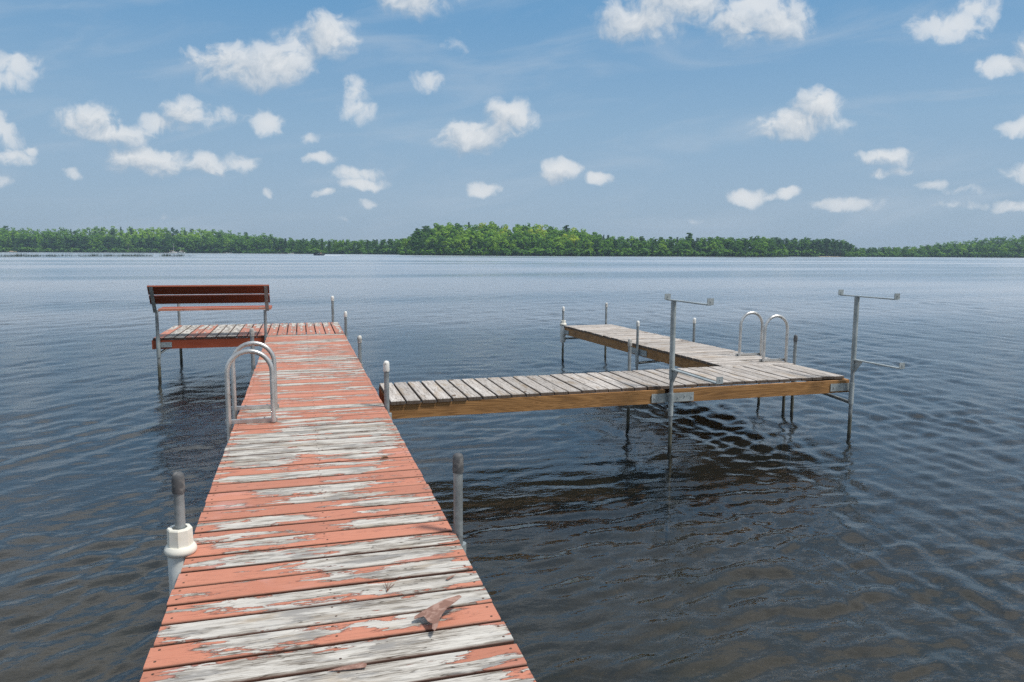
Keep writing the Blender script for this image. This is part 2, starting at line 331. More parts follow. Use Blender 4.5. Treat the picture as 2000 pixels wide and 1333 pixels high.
def make_ground():
    rr = np.concatenate([[0.01], np.geomspace(.6, 60, 40), np.linspace(80, 380, 9), np.linspace(400, 800, 101), np.geomspace(830, 9000, 12)])
    bb = np.concatenate([np.arange(-180, -30, 3), np.arange(-30, 62, .4), np.arange(62, 180, 3)])
    B, R = np.meshgrid(bb, rr); Z = ground_z(B, R)
    Z += np.where(R < 60, np.sin(B*.9+R*3)*.02, 0)
    X = R*np.sin(np.radians(B)); Y = R*np.cos(np.radians(B)); nc = len(bb); nr = len(rr)
    vs = np.stack([X, Y, Z], -1).reshape(-1, 3)
    i, j = np.meshgrid(np.arange(nr-1), np.arange(nc), indexing='ij'); j2 = (j+1) % nc
    fs = np.stack([i*nc+j, i*nc+j2, (i+1)*nc+j2, (i+1)*nc+j], -1).reshape(-1, 4)
    me = bpy.data.meshes.new('terrain'); me.vertices.add(len(vs)); me.vertices.foreach_set('co', vs.ravel())
    me.loops.add(fs.size); me.loops.foreach_set('vertex_index', fs.ravel()); me.polygons.add(len(fs))
    me.polygons.foreach_set('loop_start', np.arange(0, fs.size, 4)); me.polygons.foreach_set('use_smooth', np.ones(len(fs), bool)); me.update()
    m, g, b, o = mat('lake bed and wooded ground'); P = g.n('ShaderNodeNewGeometry').outputs['Position']; z = g.sep(P)[2]
    n1 = g.noise(P, .9, 5, .6); n2 = g.noise(P, 5, 5, .65); n3 = g.noise(P, 22, 3, .6)
    bed = g.mix(n2, (.036, .031, .018), (.125, .105, .065)); bed = g.mix(g.rng(n1, .48, .66), bed, (.050, .046, .018))
    bed = g.mix(g.rng(n3, .62, .70), bed, (.17, .14, .09))
    land = g.mix(n2, (.020, .030, .012), (.05, .055, .025)); sand = g.mix(n2, (.42, .34, .24), (.55, .46, .34))
    # a small sand beach on the right-hand gap and bare banks
    x, y, _ = g.sep(P); bb_ = g.m('ARCTAN2', x, y)
    beach = g.m('MULTIPLY', g.rng(g.m('ABSOLUTE', g.m('SUBTRACT', bb_, rad(39.6))), rad(.5), rad(1.5), 1, 0), g.rng(z, .7, 1.3, 1, 0))
    land = g.mix(beach, land, sand); c = g.mix(g.rng(z, -.1, .02), bed, land)
    g.put(b.inputs['Base Color'], c); b.inputs['Roughness'].default_value = .95; b.inputs['Specular IOR Level'].default_value = .1
    g.put(b.inputs['Normal'], bump(g, n2, .04, .7)); me.materials.append(m)
    link('ground', me, kind='structure')
make_ground()

# ------------------------------------------------------------------ water: polar sheet, waves as real relief where the mesh can carry them
def make_water():
    rr = [0.02]; r = .5
    while r < 9000:
        rr.append(r); r *= 1.0062 if r < 55 else (1.03 if r < 200 else 1.12)
    rr = np.array(rr); bb = np.concatenate([np.arange(-180, -30, 3), np.arange(-30, 62, .17), np.arange(62, 180, 3)])
    B, R = np.meshgrid(np.radians(bb), rr); X = R*np.sin(B); Y = R*np.cos(B)
    db = np.gradient(np.radians(bb))[None, :]; sp = np.maximum(np.gradient(rr)[:, None], R*db)
    Z = np.zeros_like(X); lost = np.zeros_like(X); K = 150
    # three wave trains: from the left, from the right, and the small sheltered one that runs between the docks
    near_ = np.exp(-(R/22)**2); wl = sm((1.2-X)/3.5); wr = sm((X-1.5)/4)
    Wt = {0: wl*near_+.75*(1-near_), 1: wr*near_+.75*(1-near_), 2: .80*near_*(1-.45*wl)+.6*(1-near_)}
    swell = 1+.45*np.sin(X*.9+Y*.35+1)*np.sin(Y*1.1-X*.6+2)+.3*np.sin(X*.23-Y*.31)*np.sin(X*.17+Y*.21+1)
    for k in range(K):
        lam = .085*(2.2/.085)**(RNG.random()**1.2); tr_ = k % 3
        th = rad((144, 180, 103)[tr_] + RNG.normal(0, (13, 15, 24)[tr_]))           # travel direction from +X
        kx, ky = math.cos(th)*2*math.pi/lam, math.sin(th)*2*math.pi/lam
        slope = .0400*(lam/.22)**.10 if lam < .22 else .0400*(.22/lam)**.78
        A = slope*lam/(2*math.pi); fade = sm((lam/sp-2.4)/2.6); ph = RNG.random()*6.28
        q = X*kx+Y*ky+ph+.8*np.sin(X*.71+k)+.8*np.sin(Y*.57+k*2)
        s = np.sin(q)+.22*np.sin(2*q+math.pi/2)
        Z += A*fade*s*Wt[tr_]
        if lam > .16: lost += (slope*Wt[tr_])**2*.5*(1-fade*fade)
    Z *= swell; Z *= .86+.2*np.sin(X*.11+Y*.07+1)*np.sin(Y*.16-X*.05+2)
    nc = len(bb); nr = len(rr); vs = np.stack([X, Y, Z], -1).reshape(-1, 3)
    i, j = np.meshgrid(np.arange(nr-1), np.arange(nc), indexing='ij'); j2 = (j+1) % nc
    fs = np.stack([i*nc+j, (i+1)*nc+j, (i+1)*nc+j2, i*nc+j2], -1).reshape(-1, 4)
    me = bpy.data.meshes.new('water'); me.vertices.add(len(vs)); me.vertices.foreach_set('co', vs.ravel())
    me.loops.add(fs.size); me.loops.foreach_set('vertex_index', fs.ravel()); me.polygons.add(len(fs))
    me.polygons.foreach_set('loop_start', np.arange(0, fs.size, 4)); me.polygons.foreach_set('use_smooth', np.ones(len(fs), bool)); me.update()
    me.flip_normals(); at = me.attributes.new('ripple', 'FLOAT', 'POINT'); at.data.foreach_set('value', np.clip(np.sqrt(np.sqrt(2*lost)*.55), .012, .30).ravel())
    m = bpy.data.materials.new('lake water'); m.use_nodes = True; m.node_tree.nodes.clear(); g = NT(m.node_tree)
    P = g.n('ShaderNodeNewGeometry').outputs['Position']
    def dirn(ang, sx, sy):       # stretched along the crests
        nd = g.n('ShaderNodeMapping', vector_type='TEXTURE'); nd.inputs['Rotation'].default_value = (0, 0, rad(ang)); nd.inputs['Scale'].default_value = (sx, sy, 1)
        g.put(nd.inputs['Vector'], P); return nd.outputs[0]
    a = g.noise(dirn(-18, 2.6, 1), 3.0, 5, .58, .3); b2 = g.noise(dirn(28, 2.2, 1), 7.5, 4, .55, .2); c = g.noise(dirn(-10, 1.8, 1), 21, 3, .5)
    gustn = g.noise(dirn(4, 5, 1), .035, 3, .5); gst = g.rng(gustn, .36, .62, .30, 1.15)
    big = g.noise(dirn(-14, 3, 1), .8, 3, .5)
    h = g.m('ADD', g.m('MULTIPLY', a, .020), g.m('ADD', g.m('MULTIPLY', b2, .0125), g.m('MULTIPLY', c, .0050)))
    h = g.m('ADD', h, g.m('MULTIPLY', big, .022)); h = g.m('MULTIPLY', h, gst)
    nb = g.n('ShaderNodeBump'); nb.inputs['Strength'].default_value = 1; nb.inputs['Distance'].default_value = 1.0; g.put(nb.inputs['Height'], h)
    fr = g.n('ShaderNodeFresnel'); fr.inputs['IOR'].default_value = 1.50; g.put(fr.inputs['Normal'], nb.outputs[0])
    gl = g.n('ShaderNodeBsdfGlossy'); g.put(gl.inputs['Roughness'], g.m('MULTIPLY', g.n('ShaderNodeAttribute', attribute_name='ripple').outputs['Fac'], g.rng(gst, .3, 1.15, .55, 1.25))); g.put(gl.inputs['Normal'], nb.outputs[0]); gl.inputs['Color'].default_value = (1, 1, 1, 1)
    tr = g.n('ShaderNodeBsdfTransparent'); tr.inputs['Color'].default_value = (.93, .95, .93, 1)
    df = g.n('ShaderNodeBsdfDiffuse'); df.inputs['Color'].default_value = (.10, .135, .15, 1); body = g.n('ShaderNodeMixShader'); body.inputs[0].default_value = .05; g.L.new(tr.outputs[0], body.inputs[1]); g.L.new(df.outputs[0], body.inputs[2])
    mx = g.n('ShaderNodeMixShader'); g.put(mx.inputs[0], fr.outputs[0]); g.L.new(body.outputs[0], mx.inputs[1]); g.L.new(gl.outputs[0], mx.inputs[2])
    va = g.n('ShaderNodeVolumeAbsorption'); va.inputs['Color'].default_value = (.55, .50, .40, 1); va.inputs['Density'].default_value = .80
    o = g.n('ShaderNodeOutputMaterial'); g.L.new(mx.outputs[0], o.inputs['Surface']); g.L.new(va.outputs[0], o.inputs['Volume'])
    me.materials.append(m); link('water', me, kind='structure')
make_water()

# ------------------------------------------------------------------ red dock
DZ = .68; TH = .032
def plank_mesh(name, L, W, mats, nails, sag=0.0):
    """board along X, top at z=0, rounded long edges, nail heads in slot 1"""
    r = .006; sec = [(-W/2, -TH), (-W/2, -r), (-W/2+r, 0), (W/2-r, 0), (W/2, -r), (W/2, -TH)]
    mb = MB(); xs = [-L/2, -L/6, L/6, L/2] if sag else [-L/2, L/2]
    vs = []
    for i, x in enumerate(xs):
        dy = sag*(1 if i in (1, 2) else 0)
        vs += [(x, y+dy, z) for y, z in sec]
    n = 6; fs = [(i*n+k, (i+1)*n+k, (i+1)*n+(k+1) % n, i*n+(k+1) % n) for i in range(len(xs)-1) for k in range(n)]
    fs += [tuple(range(n)), tuple(range((len(xs)-1)*n+n-1, (len(xs)-1)*n-1, -1))]
    mb.add(vs, fs)
    for (x, y) in nails:
        q = [(x+.0055*math.cos(k*1.2566), y+.0055*math.sin(k*1.2566), .0008) for k in range(5)]; mb.add(q, [tuple(range(5))], 1)
    me = mb.mesh(name, *mats); me.validate(); 
    bm = bmesh.new(); bm.from_mesh(me); bmesh.ops.recalc_face_normals(bm, faces=[f for f in bm.faces if f.material_index == 0]); bm.to_mesh(me); bm.free(); return me
def post(parent, x, y, ztop, capm, lean=(0, 0), zbot=-1.25, cap_h=.095, r=.0245):
    o = MB().tube([(x-lean[0], y-lean[1], zbot), (x, y, ztop-.02)], r, 14).obj('post', M_GALV, parent)
    if capm:
        c = r+.0045
        MB().lathe([(c, ztop-cap_h), (c+.001, ztop-cap_h+.004), (c, ztop-.03), (c*.93, ztop-.014), (c*.7, ztop-.004), (c*.35, ztop), (.002, ztop+.001)], (x, y), 16).obj('cap', capm, o)
    return o
def bolts(mb, pts, ax, mi=0, r=.009):
    for p in pts:
        p = Vector(p); mb.tube([p, p+Vector(ax)*.008], r, 6, mi, sm=False)

dock = thing('red_dock', 'long narrow dock of coral painted planks with peeling paint, ending at the bench platform', 'dock', (0, 0, 0))
XL, XR = -.528, .692; W0 = XR-XL; PW = .153; XC = (XL+XR)/2
BARE = {-1: ((.58, .98, .6), (0, .15, .2)), 0: ((.02, .86, .75), None), 1: ((.03, .55, .65), (.45, 1, .7)), 2: ((.13, .52, .6), (.60, .86, .6)), 3: ((.0, 1, .8), None), 4: ((.17, .72, .45), (.70, .97, .6)),
 5: ((.62, 1, .55), (.48, .60, .4)), 6: ((.38, 1, .7), None), 7: ((.08, .55, .48), (.5, 1, .6)), 8: ((.08, .5, .5), (.0, .2, .2)), 9: ((.6, .97, .6), (.05, .25, .3)),
 10: ((.02, .45, .55), (.6, .75, .2)), 11: ((.58, 1, .55), None), 12: ((.40, .72, .45), None), 13: ((.22, .75, .6), None), 14: (None, None), 15: ((.0, .85, .65), None),
 16: ((.2, .9, .25), None), 17: ((.0, .38, .75), (.55, .9, .6)), 18: ((.0, .4, .7), (.5, .9, .6)), 19: ((.0, 1, .7), None), 20: ((.0, .95, .8), None), 21: ((.0, 1, .75), None), 22: ((.0, 1, .55), None),
 23: ((.25, 1, .7), None), 24: ((.3, 1, .45), None), 25: ((.0, .7, .5), None), 26: ((.0, .5, .35), (.6, .9, .4)), 27: ((0, 1, .25), None), 28: ((0, 1, .85), None), 29: (None, None), 30: ((0, .8, .25), None)}
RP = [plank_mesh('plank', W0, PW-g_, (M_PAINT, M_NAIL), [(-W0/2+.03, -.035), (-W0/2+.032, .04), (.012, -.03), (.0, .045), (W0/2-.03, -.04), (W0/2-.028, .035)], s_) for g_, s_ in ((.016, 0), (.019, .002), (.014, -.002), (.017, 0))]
planks = {}
NPL = int((12.44-2.188)/PW)
for i in range(-30, NPL+1):
    y = 2.188+PW*(i+.5)
    if y > 12.44: break
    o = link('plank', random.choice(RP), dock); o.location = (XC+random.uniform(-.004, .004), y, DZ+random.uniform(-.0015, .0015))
    o.rotation_euler = (random.uniform(-.004, .004), 0, random.uniform(-.0025, .0025)); planks[i] = o
    sa, sb = BARE.get(i, (None, None)) if i in BARE else random.choice([((random.uniform(0, .4), random.uniform(.4, 1), random.uniform(.2, .55)), None), (None, (random.uniform(.3, .8), 1, .35)), (None, None), ((0, 1, .3), None)])
    if i in (41, 48, 60, 66): sa, sb = (0, 1, .95), None
    for nm, sg in (('worn_a', sa), ('worn_b', sb)):
        o[nm] = [0.0, -5.0, 0.0] if sg is None else [-W0/2+W0*(sg[0]+sg[1])/2, W0*(sg[1]-sg[0])/2, float(sg[2])]
    o['bare'] = random.uniform(.11, .23)
# curled flakes of loose paint on the planks
def flake(parent, pts, lift, th=.0016):
    """pts: outline in deck coordinates; lifted by lift(x,y)"""
    inv = Matrix.Translation(parent.location).inverted()
    c = [sum(p[0] for p in pts)/len(pts), sum(p[1] for p in pts)/len(pts)]; mb = MB(); n = len(pts)
    ring = lambda s: [((c[0]+(p[0]-c[0])*s), (c[1]+(p[1]-c[1])*s)) for p in pts]
    allp = ring(1)+ring(.55)+[tuple(c)]
    top = [inv @ Vector((x, y, DZ+lift(x, y)+th)) for x, y in allp]; bot = [inv @ Vector((x, y, DZ+lift(x, y))) for x, y in allp]
    fs = []
    for k in range(n):
        k2 = (k+1) % n; fs += [(k, k2, n+k2, n+k), (n+k, n+k2, 2*n)]
    m_ = len(allp); fs += [tuple(i+m_ for i in reversed(f)) for f in fs] + [(k, k+m_, (k+1) % n+m_, (k+1) % n) for k in range(n)]
    mb.add(top+bot, fs); return mb
M_FLAKE = mat_plain('loose curl of old paint', (.23, .125, .095), .85, (.36, .225, .18), 30)
def fl1(x, y): return .006+max(0, .040*math.sin((x-.36)*9))+.25*abs(x-.40-(y-2.43)*.7)**1.5+.02*max(0, (2.66-y)-.05)
flake(planks[2], [(.560, 2.643), (.565, 2.625), (.535, 2.590), (.495, 2.555), (.470, 2.520), (.452, 2.487), (.438, 2.445), (.424, 2.425), (.418, 2.448), (.426, 2.478), (.414, 2.500), (.408, 2.535), (.400, 2.560), (.370, 2.550), (.374, 2.566), (.405, 2.580), (.445, 2.598), (.50, 2.622)], fl1).obj('paint_flake', M_FLAKE, planks[2], label='big curled flake of loose brownish paint')
flake(planks[0], [(.05, 2.318), (.10, 2.330), (.165, 2.332), (.178, 2.318), (.172, 2.300), (.12, 2.306)], lambda x, y: .004+.05*max(0, x-.09)).obj('paint_flake', M_FLAKE, planks[0])
flake(planks[4], [(.60, 2.905), (.585, 2.890), (.56, 2.872), (.552, 2.878), (.57, 2.895)], lambda x, y: .005+.1*max(0, x-.56)).obj('paint_flake', M_FLAKE, planks[4])
# stringers and joists
for x in (XL+.03, XR-.03): MB().beam((x, -2.4, DZ-TH-.072), (x, 12.43, DZ-TH-.072), .038, .138).obj('stringer', M_REDF, dock)
MB().beam((XC, -2.4, DZ-TH-.072), (XC, 12.43, DZ-TH-.072), .038, .138).obj('stringer', M_JOIST, dock)
for args in [(-.551, 3.48, 1.058, M_CAPD, (.004, 0)), (.712, 3.38, 1.080, M_CAPD, (.0, 0)), (.712, 6.42, 1.092, M_CAPW, (0, 0)), (.712, 9.42, .985, M_CAPM, (0, 0)),
             (.722, 12.50, 1.05, M_CAPW, (0, 0)), (-.562, 9.16, 1.135, M_CAPM, (0, 0)), (.722, .3, 1.1, M_CAPD, (0, 0)), (-.562, .3, 1.08, M_CAPD, (0, 0))]:
    post(dock, args[0], args[1], args[2], args[3], args[4], r=.0225)
for y in (3.43, 6.42, 9.3):      # cross pipes that carry the deck between each pair of posts
    MB().tube([(-.562, y, .44), (.722, y, .44)], .019, 10).obj('cross_pipe', M_GALV, dock)
for (x, y) in ((.715, 3.39), (.715, 6.42), (.714, 9.42), (-.555, 9.16), (-.555, 3.48)):
    sx = 1 if x > 0 else -1
    mb = MB().box((x-.004, y-.12, .53), (x+.004, y+.12, .61)); mb.tube([(x+sx*.008, y, .42), (x+sx*.008, y, .62)], .031, 12)
    mb.obj('bracket', M_PLATE, dock)

# bench platform at the end of the red dock: boards run the other way
plat = thing('bench_platform', 'wide platform at the far end of the coral dock, boards running lengthwise beneath the bench', 'dock platform')
PX0, PX1, PY0, PY1 = -2.235, .70, 12.46, 14.50; n_pl = 19; pw = (PX1-PX0)/n_pl; LL = PY1-PY0
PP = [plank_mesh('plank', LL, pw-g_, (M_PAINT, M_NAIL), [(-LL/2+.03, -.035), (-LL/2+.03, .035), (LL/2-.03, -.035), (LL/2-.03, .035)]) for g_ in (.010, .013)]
BP = [.35, 1, .95, .3, .3, 1, .9, 1, .25, .25, .3, .35, .3, .55, .5, .35, .4, .5, .55]
for i in range(n_pl):
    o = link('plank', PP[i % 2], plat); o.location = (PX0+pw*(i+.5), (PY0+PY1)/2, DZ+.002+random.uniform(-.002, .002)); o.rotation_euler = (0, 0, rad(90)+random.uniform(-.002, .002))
    b_ = BP[i]; o['worn_a'] = [0.0, 2.0, b_ if b_ > .8 else b_*.4]; o['worn_b'] = [.7, .5, .5]; o['bare'] = .12
MB().box((PX0-.012, PY0+.004, DZ-TH-.14), (XL-.02, PY0+.042, DZ-TH-.002)).obj('fascia_board', M_REDF, plat)
MB().box((PX0-.012, PY1-.05, DZ-TH-.14), (PX1, PY1-.012, DZ-TH-.002)).obj('fascia_board', M_REDF, plat)
MB().box((PX0-.012, PY0+.045, DZ-TH-.14), (PX0+.026, PY1-.053, DZ-TH-.002)).obj('fascia_board', M_REDF, plat)
MB().box((PX1-.045, PY0+.045, DZ-TH-.14), (PX1-.007, PY1-.053, DZ-TH-.002)).obj('fascia_board', M_REDF, plat)
for x in (-1.3, -.5): MB().box((x, PY0+.045, DZ-TH-.13), (x+.038, PY1-.053, DZ-TH-.002)).obj('joist', M_JOIST, plat)
post(plat, .60, 14.535, 1.19, M_CAPW); post(plat, -2.14, 14.535, 1.19, M_CAPM)
MB().tube([(-2.15, 12.43, .43), (-2.15, 14.5, .43)], .019, 10).obj('cross_pipe', M_GALV, plat)
mb = MB().box((-2.16, 12.452, .535), (-1.96, 12.460, .615)); bolts(mb, [(-2.07, 12.452, .575), (-1.98, 12.452, .575)], (0, -1, 0), 1, .008); mb.obj('bracket', (M_PLATE, M_BOLT), plat)
MB().tube([(-2.155, 12.44, .42), (-2.04, 12.47, .50), (-1.99, 12.48, .525)], .010, 8).obj('brace', M_GALV, plat)

# ------------------------------------------------------------------ bench on two pipe legs, facing the lake
bench = thing('bench', 'dark red slatted bench on pipe legs at the platform edge, back to the viewer', 'bench', (0, 12.43, 0))
BY = 0
def tilt(z): return -.02-.27*(z-1.10)/.40      # back leans towards the viewer
def slat(z0, z1, name, x0=-2.215, x1=-.465):
    y0, y1 = tilt(z0), tilt(z1); d = Vector((0, y1-y0, z1-z0)).normalized(); nrm = Vector((0, d.z, -d.y))*.034
    a = [Vector((x, y, z)) for x in (x0, x1) for (y, z) in ((y0, z0), (y1, z1))]
    b = [p+nrm for p in a]; mb = MB(); mb.add(a+b, [(0,2,3,1),(4,5,7,6),(0,1,5,4),(2,6,7,3),(1,3,7,5)[::1],(0,4,6,2)])
    o = mb.obj(name, M_BACK, bench); bm = bmesh.new(); bm.from_mesh(o.data); bmesh.ops.recalc_face_normals(bm, faces=bm.faces); bm.to_mesh(o.data); bm.free(); return o
slat(1.375, 1.50, 'back_slat'); slat(1.225, 1.345, 'back_slat')
for k in range(3): MB().box((-2.13, .03+k*.15, 1.105), (-.455, .165+k*.15, 1.140)).obj('seat_slat', M_REDF if k else M_PAINT, bench, worn_a=[0.0, -5.0, 0.0], worn_b=[0.0, -5.0, 0.0], bare=.1)
for x, w_ in ((-2.165, .055), (-.515, .055)):
    mb = MB(); y0, y1 = tilt(1.09)-.006, tilt(1.505)-.006
    vs = [Vector((x+s*w_/2, y+t, z)) for (y, z) in ((y0, 1.085), (y1, 1.503)) for s in (-1, 1) for t in (0, -.006)]
    mb.add(vs, [(0,1,3,2),(4,6,7,5),(0,4,5,1),(2,3,7,6),(0,2,6,4),(1,5,7,3)])
    mb.box((x-w_/2, y0, 1.085), (x-w_/2+.006, .46, 1.104))            # seat arm of the bracket
    mb.box((x+w_/2-.006, y0, 1.085), (x+w_/2, .46, 1.104))
    bolts(mb, [(x, tilt(z)-.012, z) for z in (1.26, 1.44, 1.16)], (0, -1, 0), 1, .007)
    mb.obj('back_bracket', (M_PLATE, M_BOLT), bench)
for x in (-2.150, -.550):
    lg = MB().tube([(x-.012 if x < -1 else x, 0, -1.2), (x, .0, 1.10)], .024, 14).obj('leg', M_GALV, bench)
    MB().tube([(x, 0, .38), (x, 0, .70)], .031, 14, cap=True).obj('sleeve', M_PLATE, lg)

# ------------------------------------------------------------------ swim ladders
def ladder(name, label, x_in, x_out, ys, ztop, zdeck, rungs, bow=0):
    t = thing(name, label, 'ladder', (0, 0, 0), group='aluminium swim ladders with hooped handrails'); r = .0190
    R_ = abs(x_out-x_in)/2; xc = (x_in+x_out)/2; sg = 1 if x_in > x_out else -1
    for y in ys:
        arc = [(xc+sg*R_*math.cos(a_), y, ztop-R_+R_*math.sin(a_)) for a_ in np.linspace(0, math.pi, 17)]
        MB().tube([(x_in, y, zdeck+.004)]+arc+[(x_out, y, .1), (x_out, y, -.62)], r, 14).obj('handrail', M_ALU, t)
        a_, b_ = sorted((x_in, x_out)); mb = MB().box((a_-.03, y+r, zdeck+.002), (b_+.028, y+r+.032, zdeck+.032))
        bolts(mb, [(a_+.09, y+r+.016, zdeck+.032), (b_-.07, y+r+.016, zdeck+.032)], (0, 0, 1), 1, .007); mb.obj('foot_bar', (M_ALU, M_BOLT), t)
    for z in rungs: MB().tube([(x_out, ys[0], z), (x_out, ys[1], z)], .020, 10).obj('rung', M_ALU, t)
    return t
ladder('swim_ladder', 'silver hooped swim ladder bolted to the left edge of the coral dock', -.232, -.568, (6.05, 6.58), 1.262, DZ, (.50, .22, -.06, -.34))
ladder('swim_ladder', 'silver hooped swim ladder on the far side of the grey L-shaped pier', 5.625, 5.955, (7.93, 8.46), 1.262, DZ, (.25, -.05, -.35))

# ------------------------------------------------------------------ grey pier: leg from the red dock out to the right, and the arm going away
pier = thing('grey_pier', 'weathered grey L-shaped plank pier on pipe legs, running right from the coral dock', 'dock')
GX0, GX1, GY0, GY1 = .765, 5.895, 6.68, 7.665; ng = 35; gp = (GX1-GX0)/ng; GL = GY1-GY0
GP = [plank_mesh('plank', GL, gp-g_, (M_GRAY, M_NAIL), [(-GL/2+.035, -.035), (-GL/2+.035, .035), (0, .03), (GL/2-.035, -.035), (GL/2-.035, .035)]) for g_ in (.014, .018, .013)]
for i in range(ng):
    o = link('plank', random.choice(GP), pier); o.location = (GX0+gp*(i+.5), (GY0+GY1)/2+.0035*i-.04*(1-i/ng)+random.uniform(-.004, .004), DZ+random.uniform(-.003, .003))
    o.rotation_euler = (random.uniform(-.008, .008), 0, rad(90)+random.uniform(-.003, .003))
ang = math.atan2(-.187, 5.17)*-1; ux, uy = -.0361, .99935           # arm direction
AW = .975; na = 34; ap = 5.22/na
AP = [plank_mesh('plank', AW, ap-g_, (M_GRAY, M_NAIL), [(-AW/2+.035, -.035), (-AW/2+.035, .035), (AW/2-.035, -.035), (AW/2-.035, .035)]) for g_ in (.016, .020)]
A0 = Vector((4.945+AW/2, 7.69, 0))
def arm(s, t, z=0): return Vector((A0.x+ux*s+uy*t, A0.y+uy*s-ux*t, z))     # s along the arm, t to its right
for i in range(na):
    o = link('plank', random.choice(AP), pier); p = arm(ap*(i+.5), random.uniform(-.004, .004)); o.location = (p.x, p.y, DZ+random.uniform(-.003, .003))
    o.rotation_euler = (random.uniform(-.006, .006), 0, math.atan2(ux, uy)*-1+0.0+random.uniform(-.002, .002))
zf0, zf1 = DZ-TH-.138, DZ-TH-.001
def fascia(p, q, m=M_FASC, th=.036):
    p, q = Vector(p), Vector(q); L = (q-p).length; o = MB().box((0, -th/2, zf0), (L, th/2, zf1)).obj('fascia_board', m, pier); o.location = (p.x, p.y, 0); o.rotation_euler.z = math.atan2(q.y-p.y, q.x-p.x); return o
fascia((GX0, 6.682, 0), (3.580, 6.693, 0)); fascia((3.668, 6.695, 0), (5.875, 6.712, 0))
fascia((GX0, 7.60, 0), (3.580, 7.64, 0)); fascia((3.668, 7.64, 0), (4.90, 7.645, 0)); fascia((5.880, 6.735, 0), (5.880, 7.62, 0)); fascia((GX0+.02, 6.705, 0), (GX0+.02, 7.575, 0))
fascia((3.562, 6.715, 0), (3.562, 7.615, 0), M_JOIST); fascia((3.686, 6.715, 0), (3.686, 7.615, 0), M_JOIST)
fascia(arm(.02, -AW/2+.03), arm(2.30, -AW/2+.03)); fascia(arm(2.38, -AW/2+.03), arm(5.20, -AW/2+.03))
fascia(arm(.02, AW/2-.03), arm(5.20, AW/2-.03)); fascia(arm(5.20, -AW/2+.05), arm(5.20, AW/2-.05))
for s in (1.1, 2.34, 3.7): fascia(arm(s, -AW/2+.05), arm(s, AW/2-.05), M_JOIST)
for args in [(3.665, 7.715, 1.055, M_CAPM), (5.955, 7.76, 1.035, M_CAPD), (5.885, 10.10, 1.045, M_CAPW), (5.66, 13.00, 1.09, M_CAPM), (4.755, 12.93, 1.035, M_CAPW), (4.835, 9.92, 1.04, M_CAPW)]: post(pier, *args, cap_h=.085, r=.0200)
for p, q in [((4.835, 9.92, .40), (5.885, 10.1, .42)), ((4.755, 12.93, .43), (5.66, 13.0, .43)), ((3.622, 6.64, .42), (3.665, 7.71, .44)), ((5.865, 6.65, .40), (5.955, 7.76, .44))]:
    MB().tube([p, q], .019, 10).obj('cross_pipe', M_GALV, pier)
# bracket plates with bolts
def plate(x0, x1, y, z0, z1, bx):
    mb = MB().box((x0, y-.007, z0), (x1, y, z1)); bolts(mb, [(x, y-.007, (z0+z1)/2+.012*(k % 2)) for k, x in enumerate(bx)], (0, -1, 0), 1, .0075); mb.obj('bracket', (M_PLATE, M_BOLT), pier)
plate(3.425, 3.905, 6.669, .520, .612, (3.455, 3.54, 3.72, 3.80, 3.88)); plate(5.62, 5.90, 6.690, .530, .615, (5.66, 5.74))
def arm_plate(s0, s1, z0, z1):
    p = arm((s0+s1)/2, -AW/2+.006); mb = MB().box((-(s1-s0)/2, -.004, z0), ((s1-s0)/2, .004, z1)); bolts(mb, [(k*.09, .004, (z0+z1)/2) for k in (-1.6, -.9, .9, 1.6)], (0, 1, 0), 1, .007)
    o = mb.obj('bracket', (M_PLATE, M_BOLT), pier); o.location = (p.x, p.y, 0); o.rotation_euler.z = math.atan2(uy, ux)
arm_plate(2.02, 2.50, .525, .61); arm_plate(5.0, 5.2, .525, .60)
for x, y in ((4.835, 9.92), (5.955, 7.76), (3.665, 7.715)): MB().tube([(x, y, .36), (x, y, .615)], .0260, 14).obj('sleeve', M_PLATE, pier)

# kayak rack poles: sleeve over post, two-ended cradle bar on top, single arm below
def rack(label, x, y, zt, zm, y_near_top, y_far_top, y_low, zs):
    t = thing('rack_pole', label, 'rack pole', (0, 0, 0), group='steel rack poles on the front edge of the grey pier')
    MB().tube([(x+.006, y, -1.2), (x, y, zs+.02)], .0200, 16).obj('post', M_GALV, t)
    MB().tube([(x, y, .385), (x, y, .625)], .0265, 16).obj('collar', M_PLATE, t)
    MB().tube([(x, y, zs), (x-.003, y, zt-.01)], .0270, 18).obj('upright', M_PLATE, t)
    mb = MB().box((x-.025, y_near_top, zt-.012), (x+.025, y_far_top, zt)); h = .055
    mb.box((x-.021, y_near_top-.006, zt-.008), (x+.045, y_near_top, zt+h)); mb.box((x-.045, y_far_top, zt-.008), (x+.021, y_far_top+.006, zt+h))
    bolts(mb, [(x+.012, y_near_top-.006, zt+.026), (x-.012, y_far_top-.001, zt+.026)], (0, -1, 0), 1, .006); mb.obj('cradle_bar', (M_PLATE, M_BOLT), t)
    mb = MB().box((x-.025, y_low, zm-.012), (x+.025, y-.02, zm)); mb.box((x-.021, y_low-.006, zm-.008), (x+.045, y_low, zm+h))
    mb.add([(x+s, yy, zz) for s in (-.003, .003) for yy, zz in ((y-.03, zm-.008), (y-.14, zm-.008), (y-.03, zm-.15))], [(0,1,2),(3,5,4),(0,3,4,1),(1,4,5,2),(0,2,5,3)])
    bolts(mb, [(x+.012, y_low-.006, zm+.026)], (0, -1, 0), 1, .006); mb.obj('lower_arm', (M_PLATE, M_BOLT), t)
rack('tall steel pole with cradle arms clamped at the middle of the grey pier edge', 3.622, 6.625, 1.578, .878, 5.965, 6.735, 5.76, .765)
rack('tall steel pole with cradle arms clamped at the outer right corner of the grey pier', 5.862, 6.640, 1.592, .893, 6.10, 6.88, 5.975, .775)

